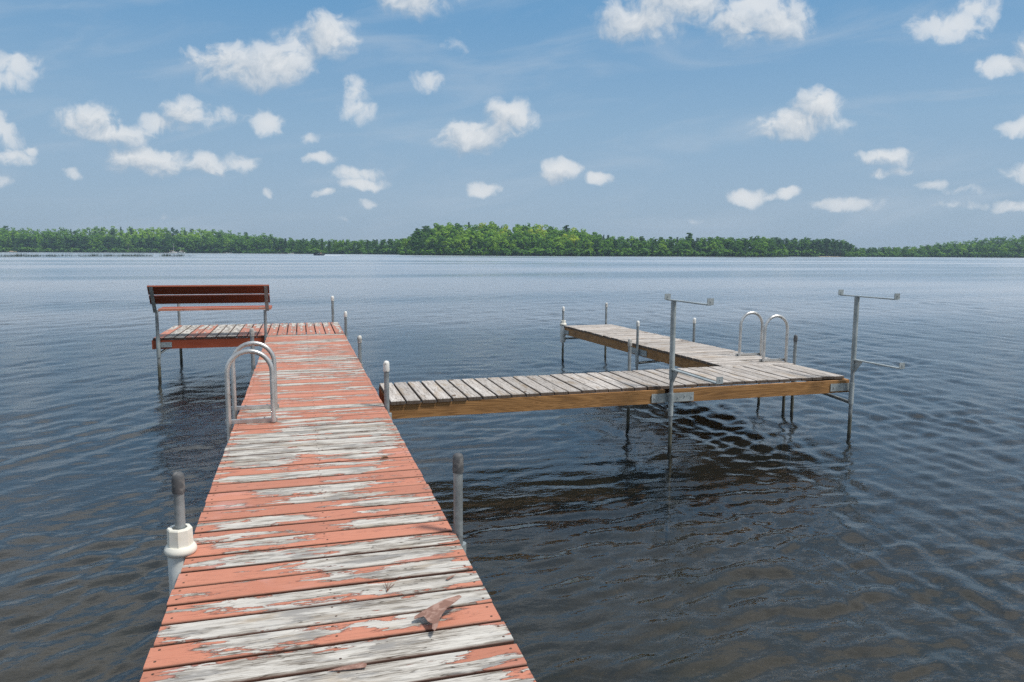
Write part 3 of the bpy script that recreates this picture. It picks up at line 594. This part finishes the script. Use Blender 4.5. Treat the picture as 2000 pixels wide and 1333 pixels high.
# white plastic post bumpers
def bumper(label, x, y, zb, zc, zt, s=1.0):
    t = thing('post_bumper', label, 'bumper', (x, y, 0), group='white plastic bumpers sleeved over dock posts')
    MB().lathe([(.055*s, zb), (.061*s, zb+.02), (.062*s, zc-.03), (.060*s, zc-.02)], n=24).obj('sleeve', M_PVCB, t)
    MB().lathe([(.062*s, zc-.022), (.075*s, zc-.014), (.078*s, zc), (.074*s, zc+.012), (.066*s, zc+.022)], n=24).obj('flange', M_PVC, t)
    k = MB(); ro = [(.062*s, zc+.018), (.060*s, zt-.006), (.056*s, zt), (.034, zt), (.031, zt-.02)]; k.lathe(ro, n=8, sm=False); k.obj('collar', M_PVC, t); return t
bumper('white plastic bumper with flared ring, round the near left post of the coral dock', -.555, 3.482, .10, .698, .800, .90)
bumper('small white plastic bumper round the far left corner post of the grey pier', 4.755, 12.93, .36, .70, .775, .85)

# small litter on the planks
def leaf():
    mb = MB(); pts = [(0, 0), (.012, .010), (.03, .014), (.05, .010), (.066, .002), (.05, -.010), (.03, -.013), (.012, -.008)]
    vs = [(x, y, .004+.012*math.sin(x*48)+abs(y)*.9) for x, y in pts]+[(.012, 0, .009), (.05, 0, .009)]
    mb.add(vs, [(0,1,8),(1,2,8),(2,3,9,8),(3,4,9),(4,5,9),(5,6,8,9),(6,7,8),(7,0,8)]); mb.tube([(0, 0, .004), (-.02, -.004, .003)], .0009, 5)
    o = mb.obj('dry_leaf', mat_plain('dry brown leaf', (.20, .12, .075), .8, (.30, .20, .14), 60)); o.location = (.475, 4.74, DZ); o.rotation_euler.z = .15
    o.modifiers.new('thickness', 'SOLIDIFY').thickness = .0008
    o['label'] = 'small curled dry brown leaf lying near the right edge of the coral dock'; o['category'] = 'leaf'
leaf()
M_NEED = mat_plain('brown pine needle', (.16, .06, .03), .7)
for (x, y, rz, lab) in ((.303, 2.835, 1.3, 'tuft of brown pine needles on a coral plank, right of the dock centre'), (-.385, 2.255, .7, 'short brown needle cluster near the lower left corner of the dock')):
    mb = MB()
    for k in range(4): a_ = (k-1.5)*.16; mb.tube([(0, 0, .003), (.035*math.cos(a_), .035*math.sin(a_), .006), (.07*math.cos(a_*1.2), .07*math.sin(a_*1.2), .003+.004*k)], .0011, 5)
    o = mb.obj('needle_tuft', M_NEED); o.location = (x, y, DZ+.001); o.rotation_euler.z = rz; o['label'] = lab; o['category'] = 'pine needles'

# ------------------------------------------------------------------ trees of the far shores
def leaf_mat(name, a, b, c):
    m, g, p, o = mat(name); r = objrand(g); at = g.n('ShaderNodeAttribute', attribute_name='tint').outputs['Fac']
    P = g.n('ShaderNodeNewGeometry').outputs['Position']; n = g.noise(P, .35, 3, .6)
    col = g.mix(r, a, b); col = g.mix(g.m('MULTIPLY', at, .8), col, c); tone = g.m('MULTIPLY_ADD', n, .9, .55)
    col = g.mix(1, col, g.xyz(tone, tone, tone), 'MULTIPLY'); g.put(p.inputs['Base Color'], col); p.inputs['Roughness'].default_value = .7; p.inputs['Specular IOR Level'].default_value = .2
    tl = g.n('ShaderNodeBsdfTranslucent'); g.put(tl.inputs[0], col); mx = g.n('ShaderNodeMixShader'); mx.inputs[0].default_value = .4
    g.L.new(p.outputs[0], mx.inputs[1]); g.L.new(tl.outputs[0], mx.inputs[2]); g.L.new(mx.outputs[0], o.inputs[0]); return m
LM = {'dark': leaf_mat('dark green foliage', (0.058, 0.149, 0.023), (0.077, 0.192, 0.029), (0.111, 0.234, 0.034)),
      'mid': leaf_mat('mid green foliage', (0.098, 0.234, 0.023), (0.137, 0.283, 0.029), (0.170, 0.334, 0.035)),
      'light': leaf_mat('light green foliage', (0.182, 0.354, 0.028), (0.234, 0.410, 0.034), (0.286, 0.454, 0.040)),
      'yellow': leaf_mat('yellow green foliage', (0.376, 0.483, 0.030), (0.430, 0.524, 0.035), (0.467, 0.553, 0.047)),
      'needle': leaf_mat('blue green pine needles', (0.048, 0.120, 0.034), (0.063, 0.149, 0.040), (0.084, 0.176, 0.043))}
M_BARK = mat_plain('grey brown bark', (.11, .085, .065), .9, None, 2); M_BIRCH = mat_plain('pale birch bark', (.58, .56, .52), .7, (.20, .18, .16), 3, .55, .62)
def crown_mesh(kind, seed, m):
    rg = random.Random(seed); V, Fc, T = [], [], []
    def clump(c, r, n, flat=.8, s=.55):
        tn = rg.random()
        for _ in range(n):
            d = Vector((rg.gauss(0, 1), rg.gauss(0, 1), rg.gauss(0, 1)))
            if d.length < .01: continue
            d.normalize(); rr = r*rg.uniform(.72, 1.06); p = c+Vector((d.x*rr, d.y*rr, d.z*rr*flat))
            nrm = (d+Vector((rg.uniform(-.7, .7), rg.uniform(-.7, .7), rg.uniform(-.5, .9)))).normalized()
            a = nrm.orthogonal().normalized(); a.rotate(Matrix.Rotation(rg.random()*6.28, 3, nrm)); b = nrm.cross(a); q = s*rg.uniform(.6, 1.25); k = len(V)
            V.extend([p+a*q, p+b*q*.8, p-a*q*.9, p-b*q*.7]); Fc.append((k, k+1, k+2, k+3)); T.append(min(1, max(0, tn*.6+rg.random()*.4)))
    if kind == 'round':
        w = rg.uniform(2.6, 3.3)
        clump(Vector((0, 0, 7.0)), w*.72, 90, 1.15)
        for k in range(11):
            a = k*2.4+rg.random(); h = rg.uniform(2.0, 9.6); rw = w*math.sqrt(max(.12, 1-((h-5.6)/5.2)**2))*.74
            clump(Vector((math.cos(a)*rw, math.sin(a)*rw, h)), rg.uniform(1.1, 1.7), 46)
        clump(Vector((rg.uniform(-.5, .5), rg.uniform(-.5, .5), 10.3)), 1.3, 40)
    elif kind == 'pine':      # irregular tiers on a long stem
        for k in range(13):
            h = 3.6+k*.62; w = (2.9*(1-(h-3.0)/10.2)+.5)*rg.uniform(.6, 1.2)
            for q in range(3):
                a = rg.random()*6.28; clump(Vector((math.cos(a)*w*.62, math.sin(a)*w*.62, h+rg.uniform(-.2, .3))), w*.55, 20, .42, .42)
    elif kind == 'spruce':
        for k in range(15):
            h = 1.4+k*.68; w = 2.1*(1-h/12.2)+.18
            for q in range(3):
                a = rg.random()*6.28; clump(Vector((math.cos(a)*w*.5, math.sin(a)*w*.5, h)), w*.62, 16, .5, .36)
    elif kind == 'birch':
        for k in range(9):
            a = k*2.4; h = 5+k*.62; w = 1.7*math.sin(min(1, (10.8-h)/5)*1.5)+.3; clump(Vector((math.cos(a)*w*.6, math.sin(a)*w*.6, h)), 1.1, 34, .9, .42)
    elif kind == 'bush':
        for k in range(6): clump(Vector((rg.uniform(-1.4, 1.4), rg.uniform(-1, 1), rg.uniform(.5, 1.6))), 1.0, 30, .8, .45)
    me = bpy.data.meshes.new('crown'); me.from_pydata([tuple(p) for p in V], [], Fc); me.materials.append(m)
    at = me.attributes.new('tint', 'FLOAT', 'FACE'); at.data.foreach_set('value', T); return me
def trunk_mesh(kind):
    top = {'round': 8, 'pine': 11.6, 'spruce': 10.5, 'birch': 9.5}[kind]; mb = MB(); k = .16 if kind != 'birch' else .12
    mb.tube([(0, 0, -1), (.08, 0, top*.45), (0, .06, top)], [k*1.5, k, .04], 6)
    for a in range(4): z = top*(.45+.1*a); mb.tube([(0, 0, z), (1.2*math.cos(a*1.9), 1.2*math.sin(a*1.9), z+1.1)], [.07, .03], 4, cap=False)
    return mb.mesh('trunk', M_BIRCH if kind == 'birch' else M_BARK)
TRK = {k: trunk_mesh(k) for k in ('round', 'pine', 'spruce', 'birch')}
CR = {}
for kind, tones, nv in (('round', ('dark', 'mid', 'light', 'yellow'), 3), ('pine', ('needle', 'dark'), 3), ('spruce', ('needle',), 2), ('birch', ('mid', 'light'), 1)):
    for tn in tones: CR[kind, tn] = [crown_mesh(kind, hash_, LM[tn]) for hash_ in range(nv*10+len(kind), nv*10+len(kind)+nv)]
CR['bush', 'mid'] = [crown_mesh('bush', k, LM['mid']) for k in (5, 6)]; CR['bush', 'dark'] = [crown_mesh('bush', k, LM['dark']) for k in (7, 8)]
TOPH = {'round': 11.4, 'pine': 12.3, 'spruce': 11.6, 'birch': 10.8}
TN = {'dark': 'dark green', 'mid': 'mid green', 'light': 'bright green', 'yellow': 'yellow green', 'needle': 'blue green'}
KN = {'round': 'broadleaf tree', 'pine': 'pine', 'spruce': 'spruce', 'birch': 'slim birch'}
# landmarks below each stretch of shore, by bearing
MARK = [(-19, 'by the left cabin'), (-16.5, 'far left of the bush'), (-13.5, 'left of brown bush'), (-10.5, 'right of brown bush'), (-8.2, 'behind the sailboats'), (-5.8, 'right of sailboats'), (-3.2, 'left of shore steps'),
        (-1.0, 'by the shore steps'), (1.2, 'behind the speedboat'), (3.4, 'right of speedboat'), (5.6, 'in low pine gap'), (8.2, "at point's left tip"), (11, "on hill's left shoulder"), (13.5, 'on the hilltop'), (16, 'right of hilltop'), (18.5, 'left of yellow trees'),
        (21, 'around the yellow trees'), (24, "at hill's right foot"), (27, 'above middle rack pole'), (30, 'near lone tall pine'), (33, 'behind the far ladder'), (36, "at point's right tip"), (39, 'left of sand beach'), (41.2, 'right of sand beach'), (44, 'above outer rack pole'), (47, 'on rising right shore'), (60, 'at the right edge')]
def mark(b): return next((t for k, t in MARK if b <= k), MARK[-1][1])
cands = []
def cand(b, t, island, kind, tone, h): cands.append((b, t, island, kind, tone, h))
rt = random.Random(5)
def pick(b, island, t):
    u = rt.random()
    if island and 8.3 < b < 22.5:
        if 19.4 < b < 20.3 and 12 < t < 40 and u < .55: return 'round', 'yellow'
        if 13 < b < 14 and t > 25 and u < .4: return 'round', 'yellow'
        if 13.5 < b < 21.5 and u > .93: return 'round', 'yellow'
        if b < 10.3 and u < .35: return 'pine', 'dark'
        return ('round', 'light') if u < .50 else (('round', 'mid') if u < .84 else (('round', 'dark') if u < .95 else ('spruce', 'needle')))
    if island: return ('round', 'mid') if u < .34 else (('round', 'dark') if u < .60 else (('spruce', 'needle') if u < .80 else (('pine', 'dark') if u < .93 else ('round', 'light'))))
    if b < -2.5:
        if t > 24 and u < .75: return 'round', ('light' if -13 < b < -6 else 'mid')
        return ('round', 'dark') if u < .35 else (('round', 'mid') if u < .58 else (('pine', 'needle') if u < .82 else (('spruce', 'needle') if u < .93 else ('birch', 'light'))))
    if b < 8: return ('pine', 'dark') if u < .38 else (('spruce', 'needle') if u < .60 else (('round', 'mid') if u < .85 else ('birch', 'light')))
    if b < 43: return ('pine', 'needle') if u < .45 else (('round', 'dark') if u < .75 else ('round', 'mid'))
    return ('round', 'mid') if u < .5 else (('round', 'dark') if u < .75 else (('pine', 'needle') if u < .9 else ('round', 'light')))
def hmul(b, island):
    if island: return float(np.interp(b, [7.3, 8, 9, 12, 22, 24, 27, 30, 34.5, 36], [.55, .8, 1.0, 1.02, 1.0, .96, .90, .92, .98, .75]))
    return float(np.interp(b, [-26, -19, -6, -2, 1, 4, 8, 36, 39, 40.5, 41.3, 43, 46, 49, 60], [1.12, 1.12, 1.08, .98, .92, .88, .90, 1.05, 1.02, .95, .52, .60, .70, .82, .9]))
for t, step in ((3, 4.6), (9, 5), (17, 5.2), (27, 5.6), (39, 5.8), (53, 6.2), (70, 6.6)):
    b = -28.5
    while b < 60:
        d = float(shore(b))+t; b += math.degrees(step*rt.uniform(.7, 1.35)/d)
        if 9.2 < b < 34.6: continue                       # hidden by the wooded point
        if t > 45 and (-1 < b < 8 or 34 < b < 45): continue
        kd, tn = pick(b, False, t); cand(b, t+rt.uniform(-2, 2), False, kd, tn, hmul(b, False)*rt.uniform(.88, 1.08))
    b = 7.45
    while b < 36.2:
        d = float(np.interp(b, POINT[:, 0], POINT[:, 1])); b += math.degrees(step*rt.uniform(.7, 1.35)/d)
        if t > 45 and b > 23: continue
        kd, tn = pick(b, True, t); cand(b, t*.85+rt.uniform(-2, 2), True, kd, tn, hmul(b, True)*rt.uniform(.88, 1.07)*(.86 if t < 5 else 1))
# singled-out trees on the skyline
SPECIAL = [(8.85, 20, True, 'pine', 'dark', 1.22, 'tall dark pine leaning over the left shoulder of the wooded point'),
           (29.6, 24, True, 'pine', 'dark', 1.18, 'lone tall dark pine breaking the skyline of the low right shore'),
           (20.4, 38, True, 'pine', 'needle', 1.12, 'dark pine on the right slope of the wooded hill'),
           (7.9, 6, True, 'birch', 'light', .9, 'thin bare-topped tree at the left tip of the wooded point'),
           (-7.55, 2, False, 'birch', 'light', .95, 'white-stemmed birch just right of the moored sailboats'),
           (-7.15, 3, False, 'birch', 'mid', .9, 'second white-stemmed birch right of the moored sailboats'),
           (-6.6, 2, False, 'birch', 'light', .95, 'third white-stemmed birch right of the moored sailboats'),
           (-5.7, 3, False, 'birch', 'mid', .9, 'fourth and rightmost white-stemmed birch of the moored sailboat shore')]
def xyz_of(b, t, island):
    d = (float(np.interp(b, POINT[:, 0], POINT[:, 1])) if island else float(shore(b)))+t
    return d*math.sin(rad(b)), d*math.cos(rad(b)), float(ground_z(b, d))-.1, d
PLANTED = []
def plant(b, t, island, kind, tone, h, label=None):
    x, y, z, d = xyz_of(b, t, island)
    where = 'at the waterline' if t < 12 else ('on the slope' if t < 36 else 'on the skyline')
    lab = label or f"{TN[tone]} {KN[kind]} {where} {mark(b)}"
    e = thing({'round': 'broadleaf_tree', 'pine': 'pine_tree', 'spruce': 'spruce_tree', 'birch': 'birch_tree'}[kind], lab, 'tree', (x, y, z), rt.random()*6.28,
              None if label else f"{TN[tone]} {KN[kind]}s {where} {mark(b)}")
    e.scale = (h*rt.uniform(1.1, 1.4),)*2+(h,); PLANTED.append((b, e))
    link('trunk', TRK[kind], e); link('crown', rt.choice(CR[kind, tone]), e)
for s in SPECIAL: plant(*s)
# the largest 290 in view are single trees, the rest is one mass of forest
inview = [c for c in cands if -19.6 < c[0] < 52]
inview.sort(key=lambda c: (c[1] > 12 and not (c[2] and c[1] > 12), 0 if c[2] else 1, c[1]))
rt2 = random.Random(3); front = [c for c in inview if c[1] < 12]; isl = [c for c in inview if c[2] and c[1] >= 12]; rest = [c for c in inview if not c[2] and c[1] >= 12]
rt2.shuffle(isl)
NS = 290; single = front[:190]+isl[:NS-min(190, len(front))]; sid = {id(c) for c in single}
for c in single: plant(*c)
def tell_apart():
    by = {}
    for b, e in PLANTED:
        if 'group' in e: by.setdefault(e['group'], []).append((b, e))
    ords = ['leftmost', 'second from left', 'third from left', 'fourth from left', 'fifth from left', 'sixth from left', 'seventh from left', 'eighth from left', 'ninth from left', 'tenth from left']
    for gname, L in by.items():
        L.sort(key=lambda q: q[0]); n = len(L)
        if n == 1: del L[0][1]['group']; continue
        for k, (b, e) in enumerate(L):
            o_ = ('left one', 'right one')[k] if n == 2 else ('rightmost' if k == n-1 else ords[min(k, 9)])
            e['label'] = f"{o_} of the {gname}"
tell_apart()
def forest_mass(items):
    Vs, Fs, Ts, Ms, k = [], [], [], [], 0; mats = list(LM.values()); names = list(LM.keys()); cache = {}
    for (b, t, island, kind, tone, h) in items:
        me = rt.choice(CR[kind, tone])
        if me not in cache:
            co = np.empty(len(me.vertices)*3); me.vertices.foreach_get('co', co); fv = np.empty(len(me.polygons)*4, int); me.polygons.foreach_get('vertices', fv) if False else me.loops.foreach_get('vertex_index', fv)
            tt = np.empty(len(me.polygons)); me.attributes['tint'].data.foreach_get('value', tt); cache[me] = (co.reshape(-1, 3), fv.reshape(-1, 4), tt)
        co, fv, tt = cache[me]; keep = np.sort(RNG.permutation(len(fv))[:int(len(fv)*.6)]); f = fv[keep]; vv = co[f.ravel()]
        x, y, z, d = xyz_of(b, t, island); a = rt.random()*6.28; ca, sa = math.cos(a), math.sin(a)
        p = np.stack([(vv[:, 0]*ca-vv[:, 1]*sa)*h*1.28+x, (vv[:, 0]*sa+vv[:, 1]*ca)*h*1.28+y, vv[:, 2]*h+z], 1)
        Vs.append(p); Fs.append(np.arange(len(p)).reshape(-1, 4)+k); k += len(p); Ts.append(np.clip(tt[keep]*.7+rt.uniform(-.2, .4), 0, 1)); Ms.append(np.full(len(f), names.index(tone)))
    V = np.concatenate(Vs); Fq = np.concatenate(Fs); me = bpy.data.meshes.new('distant_forest'); me.vertices.add(len(V)); me.vertices.foreach_set('co', V.ravel())
    me.loops.add(Fq.size); me.loops.foreach_set('vertex_index', Fq.ravel().astype(np.int32)); me.polygons.add(len(Fq)); me.polygons.foreach_set('loop_start', np.arange(0, Fq.size, 4)); me.update()
    at = me.attributes.new('tint', 'FLOAT', 'FACE'); at.data.foreach_set('value', np.concatenate(Ts))
    for m in mats: me.materials.append(m)
    me.polygons.foreach_set('material_index', np.concatenate(Ms).astype(np.int32)); print('forest quads', len(Fq))
    link('distant_forest', me, kind='stuff', label='mixed woodland filling the far shores behind the front trees', category='forest')
under = []
for t in (.5, 7, 16):
    b = -28.0
    while b < 60:
        b += math.degrees(2.6*rt.uniform(.6, 1.4)/600)
        if 9.2 < b < 34.6 or 38.9 < b < 40.4 and t < 5: continue
        under.append((b, t, False, 'bush', rt.choice(('mid', 'dark')), rt.uniform(.9, 2.1)))
    b = 7.5
    while b < 36.2:
        b += math.degrees(2.6*rt.uniform(.6, 1.4)/435); under.append((b, t, True, 'bush', rt.choice(('mid', 'dark', 'mid')), rt.uniform(.9, 2.1)))
forest_mass([c for c in cands if id(c) not in sid]+under)

# reeds standing in the shallows, left
def reeds():
    mb = MB(); r_ = random.Random(8)
    for cl in range(260):
        b = r_.uniform(-20.5, -7.4); base = 262+(b+20)*1.6; d = base+r_.gauss(0, 5); dens = .5+.5*math.sin(b*5.1)*math.sin(b*2.3+1)
        if r_.random() > .35+dens*.6: continue
        for k in range(int(8+16*dens)):
            x, y = d*math.sin(rad(b))+r_.gauss(0, .9), d*math.cos(rad(b))+r_.gauss(0, 1.2); h = r_.uniform(.35, 1.25)*(.6+.5*dens); dx, dy = r_.uniform(-.2, .2), r_.uniform(-.1, .1)
            mb.add([(x-.03, y, -.3), (x+.03, y, -.3), (x+dx, y+dy, h), (x, y+.03, -.3)], [(0, 1, 2), (1, 3, 2), (3, 0, 2)])
    mb.obj('reeds', mat_plain('dark green reed', (.035, .055, .022), .8), kind='stuff', label='thin line of dark reeds standing in the shallows at far left', category='reeds')
reeds()

# ------------------------------------------------------------------ things along the far shore
def pol(b, d, z=0): return (d*math.sin(rad(b)), d*math.cos(rad(b)), z)
M_WHITE = mat_plain('white gelcoat', (.78, .78, .76), .35); M_BLK = mat_plain('black engine cowl', (.02, .02, .022), .35); M_NAVY = mat_plain('dark blue hull', (.03, .04, .07), .35)
M_TAN = mat_plain('tan canvas', (.46, .36, .26), .8); M_LOG = mat_plain('brown log wall', (.19, .115, .075), .85); M_ROOF = mat_plain('grey shingle', (.16, .15, .15), .9); M_DECKF = mat_plain('far dock wood', (.42, .37, .30), .85)
M_SKIN = mat_plain('skin', (.45, .27, .19), .6); M_SHIRT = mat_plain('dark shirt', (.04, .05, .08), .8); M_GLS = mat_plain('tinted windshield', (.06, .08, .09), .15)
def hull_mesh(L, W, H, m, taper=.45):
    mb = MB(); st = 9; prof = []
    for i in range(st):
        t = i/(st-1); w = W/2*(1-max(0, (t-taper)/(1-taper))**2.2*.96); sheer = H*(1+.35*t*t); keel = -.25+.45*max(0, t-.6)**1.5*2.4
        prof.append([(L*(t-.5), -w, sheer), (L*(t-.5), -w*.82, .05), (L*(t-.5), 0, keel), (L*(t-.5), w*.82, .05), (L*(t-.5), w, sheer), (L*(t-.5), w*.86, sheer-.06), (L*(t-.5), 0, H*.35), (L*(t-.5), -w*.86, sheer-.06)])
    vs = [p for r in prof for p in r]; n = 8; fs = [(i*n+k, i*n+(k+1) % n, (i+1)*n+(k+1) % n, (i+1)*n+k) for i in range(st-1) for k in range(n)]+[tuple(range(n-1, -1, -1)), tuple(range((st-1)*n, st*n))]
    mb.add(vs, fs, 0, False); return mb
def motorboat():
    t = thing('motorboat', 'small dark speedboat with two people crossing the lake before the far shore', 'boat', pol(1.45, 366), rad(188))
    hull_mesh(5.0, 2.0, .62, None).obj('hull', M_NAVY, t); MB().box((-2.3, -.9, .66), (1.2, .9, .72)).obj('white_deck', M_WHITE, t)
    MB().add([(.5, -.8, .7), (.5, .8, .7), (.1, .7, 1.15), (.1, -.7, 1.15), (.46, -.8, .7), (.46, .8, .7), (.06, .7, 1.15), (.06, -.7, 1.15)], [(0,1,2,3),(7,6,5,4),(0,3,7,4),(1,5,6,2),(3,2,6,7)]).obj('windshield', M_GLS, t)
    mb = MB().box((-2.85, -.22, .45), (-2.4, .22, 1.25)); mb.box((-2.72, -.08, -.4), (-2.5, .08, .5)); mb.obj('outboard_motor', M_BLK, t)
    for i, (x, y) in enumerate(((-.35, -.4), (-.9, .4))):
        p = thing('person', ('person in dark shirt steering the speedboat', 'person seated at the stern side of the speedboat')[i], 'person', pol(1.45, 366), rad(188))
        MB().lathe([(.16, .62), (.20, .75), (.17, .95), (.22, 1.18), (.19, 1.30), (.07, 1.36), (.065, 1.42), (.11, 1.50), (.115, 1.60), (.07, 1.69), (.01, 1.71)], (x, y), 10, sy=1.15).obj('body', M_SHIRT if i == 0 else M_SKIN, p)
        MB().lathe([(.118, 1.58), (.12, 1.66), (.08, 1.73), (.01, 1.745)], (x-.01, y), 10).obj('hair', M_BLK, p)
motorboat()
def wake():
    mb = MB(); r_ = random.Random(2)
    for k in range(240):
        s = r_.random(); x = 2.0+s*12; y = r_.gauss(0, .25+.5*s); a = .25*(1-s)+.05; mb.add([(x-a, y-a, .03), (x+a, y-a*.6, .05), (x+a*.8, y+a, .03), (x-a, y+a*.7, .06), (x, y, .05+a*.5)], [(0,1,4),(1,2,4),(2,3,4),(3,0,4)])
    for k in range(60): mb.add([(p_[0]-3.2, p_[1], p_[2]) for p_ in [(r_.uniform(-.6, .6), r_.uniform(-1, 1), .05)]*1] and [(-1.6+r_.uniform(-.5, .5), r_.uniform(-1.1, 1.1), .05), (-1.3, r_.uniform(-1, 1), .2), (-1.8, r_.uniform(-1, 1), .12)], [(0, 1, 2)])
    o = mb.obj('boat_wake', mat_plain('white foam', (.8, .82, .83), .6), kind='stuff', label='short white foam wake trailing behind the speedboat', category='wake'); o.location = pol(1.52, 366, .02); o.rotation_euler.z = rad(-2)
wake()
def sailboat(b, d, rz, label, mast):
    t = thing('sailboat', label, 'boat', pol(b, d), rad(rz), group='sailboats moored at the far left shore')
    hull_mesh(5.6, 2.0, .7, None).obj('hull', M_WHITE, t); MB().box((-.9, -.6, .72), (1.2, .6, 1.15)).obj('cabin_top', M_WHITE, t)
    MB().tube([(.4, 0, .6), (.4, 0, mast)], .07, 6).obj('mast', M_WHITE, t); MB().tube([(.4, 0, 1.7), (-2.3, 0, 1.6)], .16, 6).obj('furled_sail', M_TAN, t)
sailboat(-8.55, 636, 20, 'white sailboat with the taller mast at the far left shore', 7.6); sailboat(-8.05, 634, 170, 'white sailboat with the shorter mast, right of the taller one', 4.6)
def far_dock(b0, b1, d, label):
    t = thing('far_dock', label, 'dock', pol((b0+b1)/2, d), -rad((b0+b1)/2)); L = rad(b1-b0)*d
    n = max(4, int(L/1.4))
    MB().box((-L/2, -.6, .42), (L/2, .6, .55)).obj('deck', M_DECKF, t)
    for k in range(n): MB().tube([(-L/2+L*(k+.5)/n, -.55, -.8), (-L/2+L*(k+.5)/n, -.55, .8)], .05, 5).obj('post', M_BARK, t)
far_dock(-9.15, -8.8, 640, 'low wooden dock left of the moored sailboats'); far_dock(-5.3, -4.1, 620, 'long low wooden dock at the shore right of the sailboats'); far_dock(-1.7, -.4, 580, 'pale wooden dock below the shore steps')
def small_boat(b, d, rz, label, m, L=4.2, cover=None):
    t = thing('rowing_boat', label, 'boat', pol(b, d), rad(rz)); hull_mesh(L, 1.5, .5, None).obj('hull', m, t)
    if cover: MB().lathe([(1.0, .5), (.8, .8), (.3, 1.0), (.02, 1.02)], n=10, sx=1.7, sy=.7).obj('cover', cover, t)
    else: MB().box((-.9, -.6, .34), (-.6, .6, .4)).obj('seat', M_DECKF, t)
small_boat(-18.05, 690, 10, 'boat under a tan cover moored at the far left shore', M_TAN, 7, M_TAN); small_boat(-4.85, 617, 15, 'white rowing boat beside the long low far dock', M_WHITE, 4.5)
small_boat(-.55, 577, 10, 'white rowing boat tied below the wooden shore steps', M_WHITE, 4); small_boat(4.7, 542, 0, 'tiny white boat in front of the low pine gap', M_WHITE, 3.6); small_boat(-12.6, 686, 0, 'pale rowing boat left of the brown shore bush', M_DECKF, 5)
def steps():
    t = thing('shore_steps', 'brown wooden steps climbing the bank above the pale far dock', 'steps', pol(-1.15, 586), rad(1))
    for k in range(6): MB().box((-2.2, k*.55, .3+k*.42), (2.2, k*.55+.6, .42+k*.42)).obj('step', M_DECKF, t)
    for s in (-2.3, 2.3): MB().beam((s, -.2, .9), (s, 3.4, 3.5), .08, .1).obj('handrail', M_LOG, t)
steps()
def bush(b, d, label, m, s):
    me = crown_mesh('bush', int(b*10) % 97, m); o = link('shore_bush', me, label=label, category='bush'); o.location = pol(b, d, .2); o.scale = (s, s, s)
bush(-12.15, 688, 'rust brown bush at the waterline of the far left shore', leaf_mat('rust brown foliage', (.26, .10, .05), (.30, .13, .07), (.34, .17, .10)), 1.7)
def cabin():
    t = thing('log_cabin', 'brown log cabin among trees at the left edge of the far shore', 'cabin', pol(-19.15, 690, 2.6), rad(19)); 
    MB().box((-4, 0, -1.8), (4, 6, 2.6)).obj('wall', M_LOG, t)
    MB().add([(-4.5, -.6, 2.55), (4.5, -.6, 2.55), (4.5, 3, 4.9), (-4.5, 3, 4.9), (4.5, 6.6, 2.55), (-4.5, 6.6, 2.55), (-4.5, -.6, 2.4), (4.5, -.6, 2.4), (4.5, 6.6, 2.4), (-4.5, 6.6, 2.4)], [(0,1,2,3),(3,2,4,5),(6,7,1,0),(5,4,8,9),(6,9,8,7),(0,3,5,9,6),(1,7,8,4,2)]).obj('roof', M_ROOF, t)
    for x in (-2.2, 1.2, 2.9):
        w = MB(); w.box((x-.65, -.07, .3), (x+.65, -.005, .38)); w.box((x-.65, -.07, 1.5), (x+.65, -.005, 1.58)); w.box((x-.65, -.07, .38), (x-.57, -.005, 1.5)); w.box((x+.57, -.07, .38), (x+.65, -.005, 1.5)); wo = w.obj('window', M_WHITE, t)
        MB().box((x-.57, -.03, .38), (x+.57, -.006, 1.5)).obj('pane', M_GLS, wo)
cabin()

# ------------------------------------------------------------------ air
def haze():
    mb = MB().box((-1400, -60, -6), (1400, 1150, 42)); m = bpy.data.materials.new('summer haze'); m.use_nodes = True; m.node_tree.nodes.clear(); g = NT(m.node_tree)
    v = g.n('ShaderNodeVolumePrincipled'); v.inputs['Color'].default_value = (.58, .76, .97, 1); v.inputs['Density'].default_value = .00030; v.inputs['Anisotropy'].default_value = .2
    o = g.n('ShaderNodeOutputMaterial'); g.L.new(v.outputs[0], o.inputs['Volume']); mb.obj('haze', m, kind='stuff', label='thin blue summer haze over the lake', category='haze')
haze()
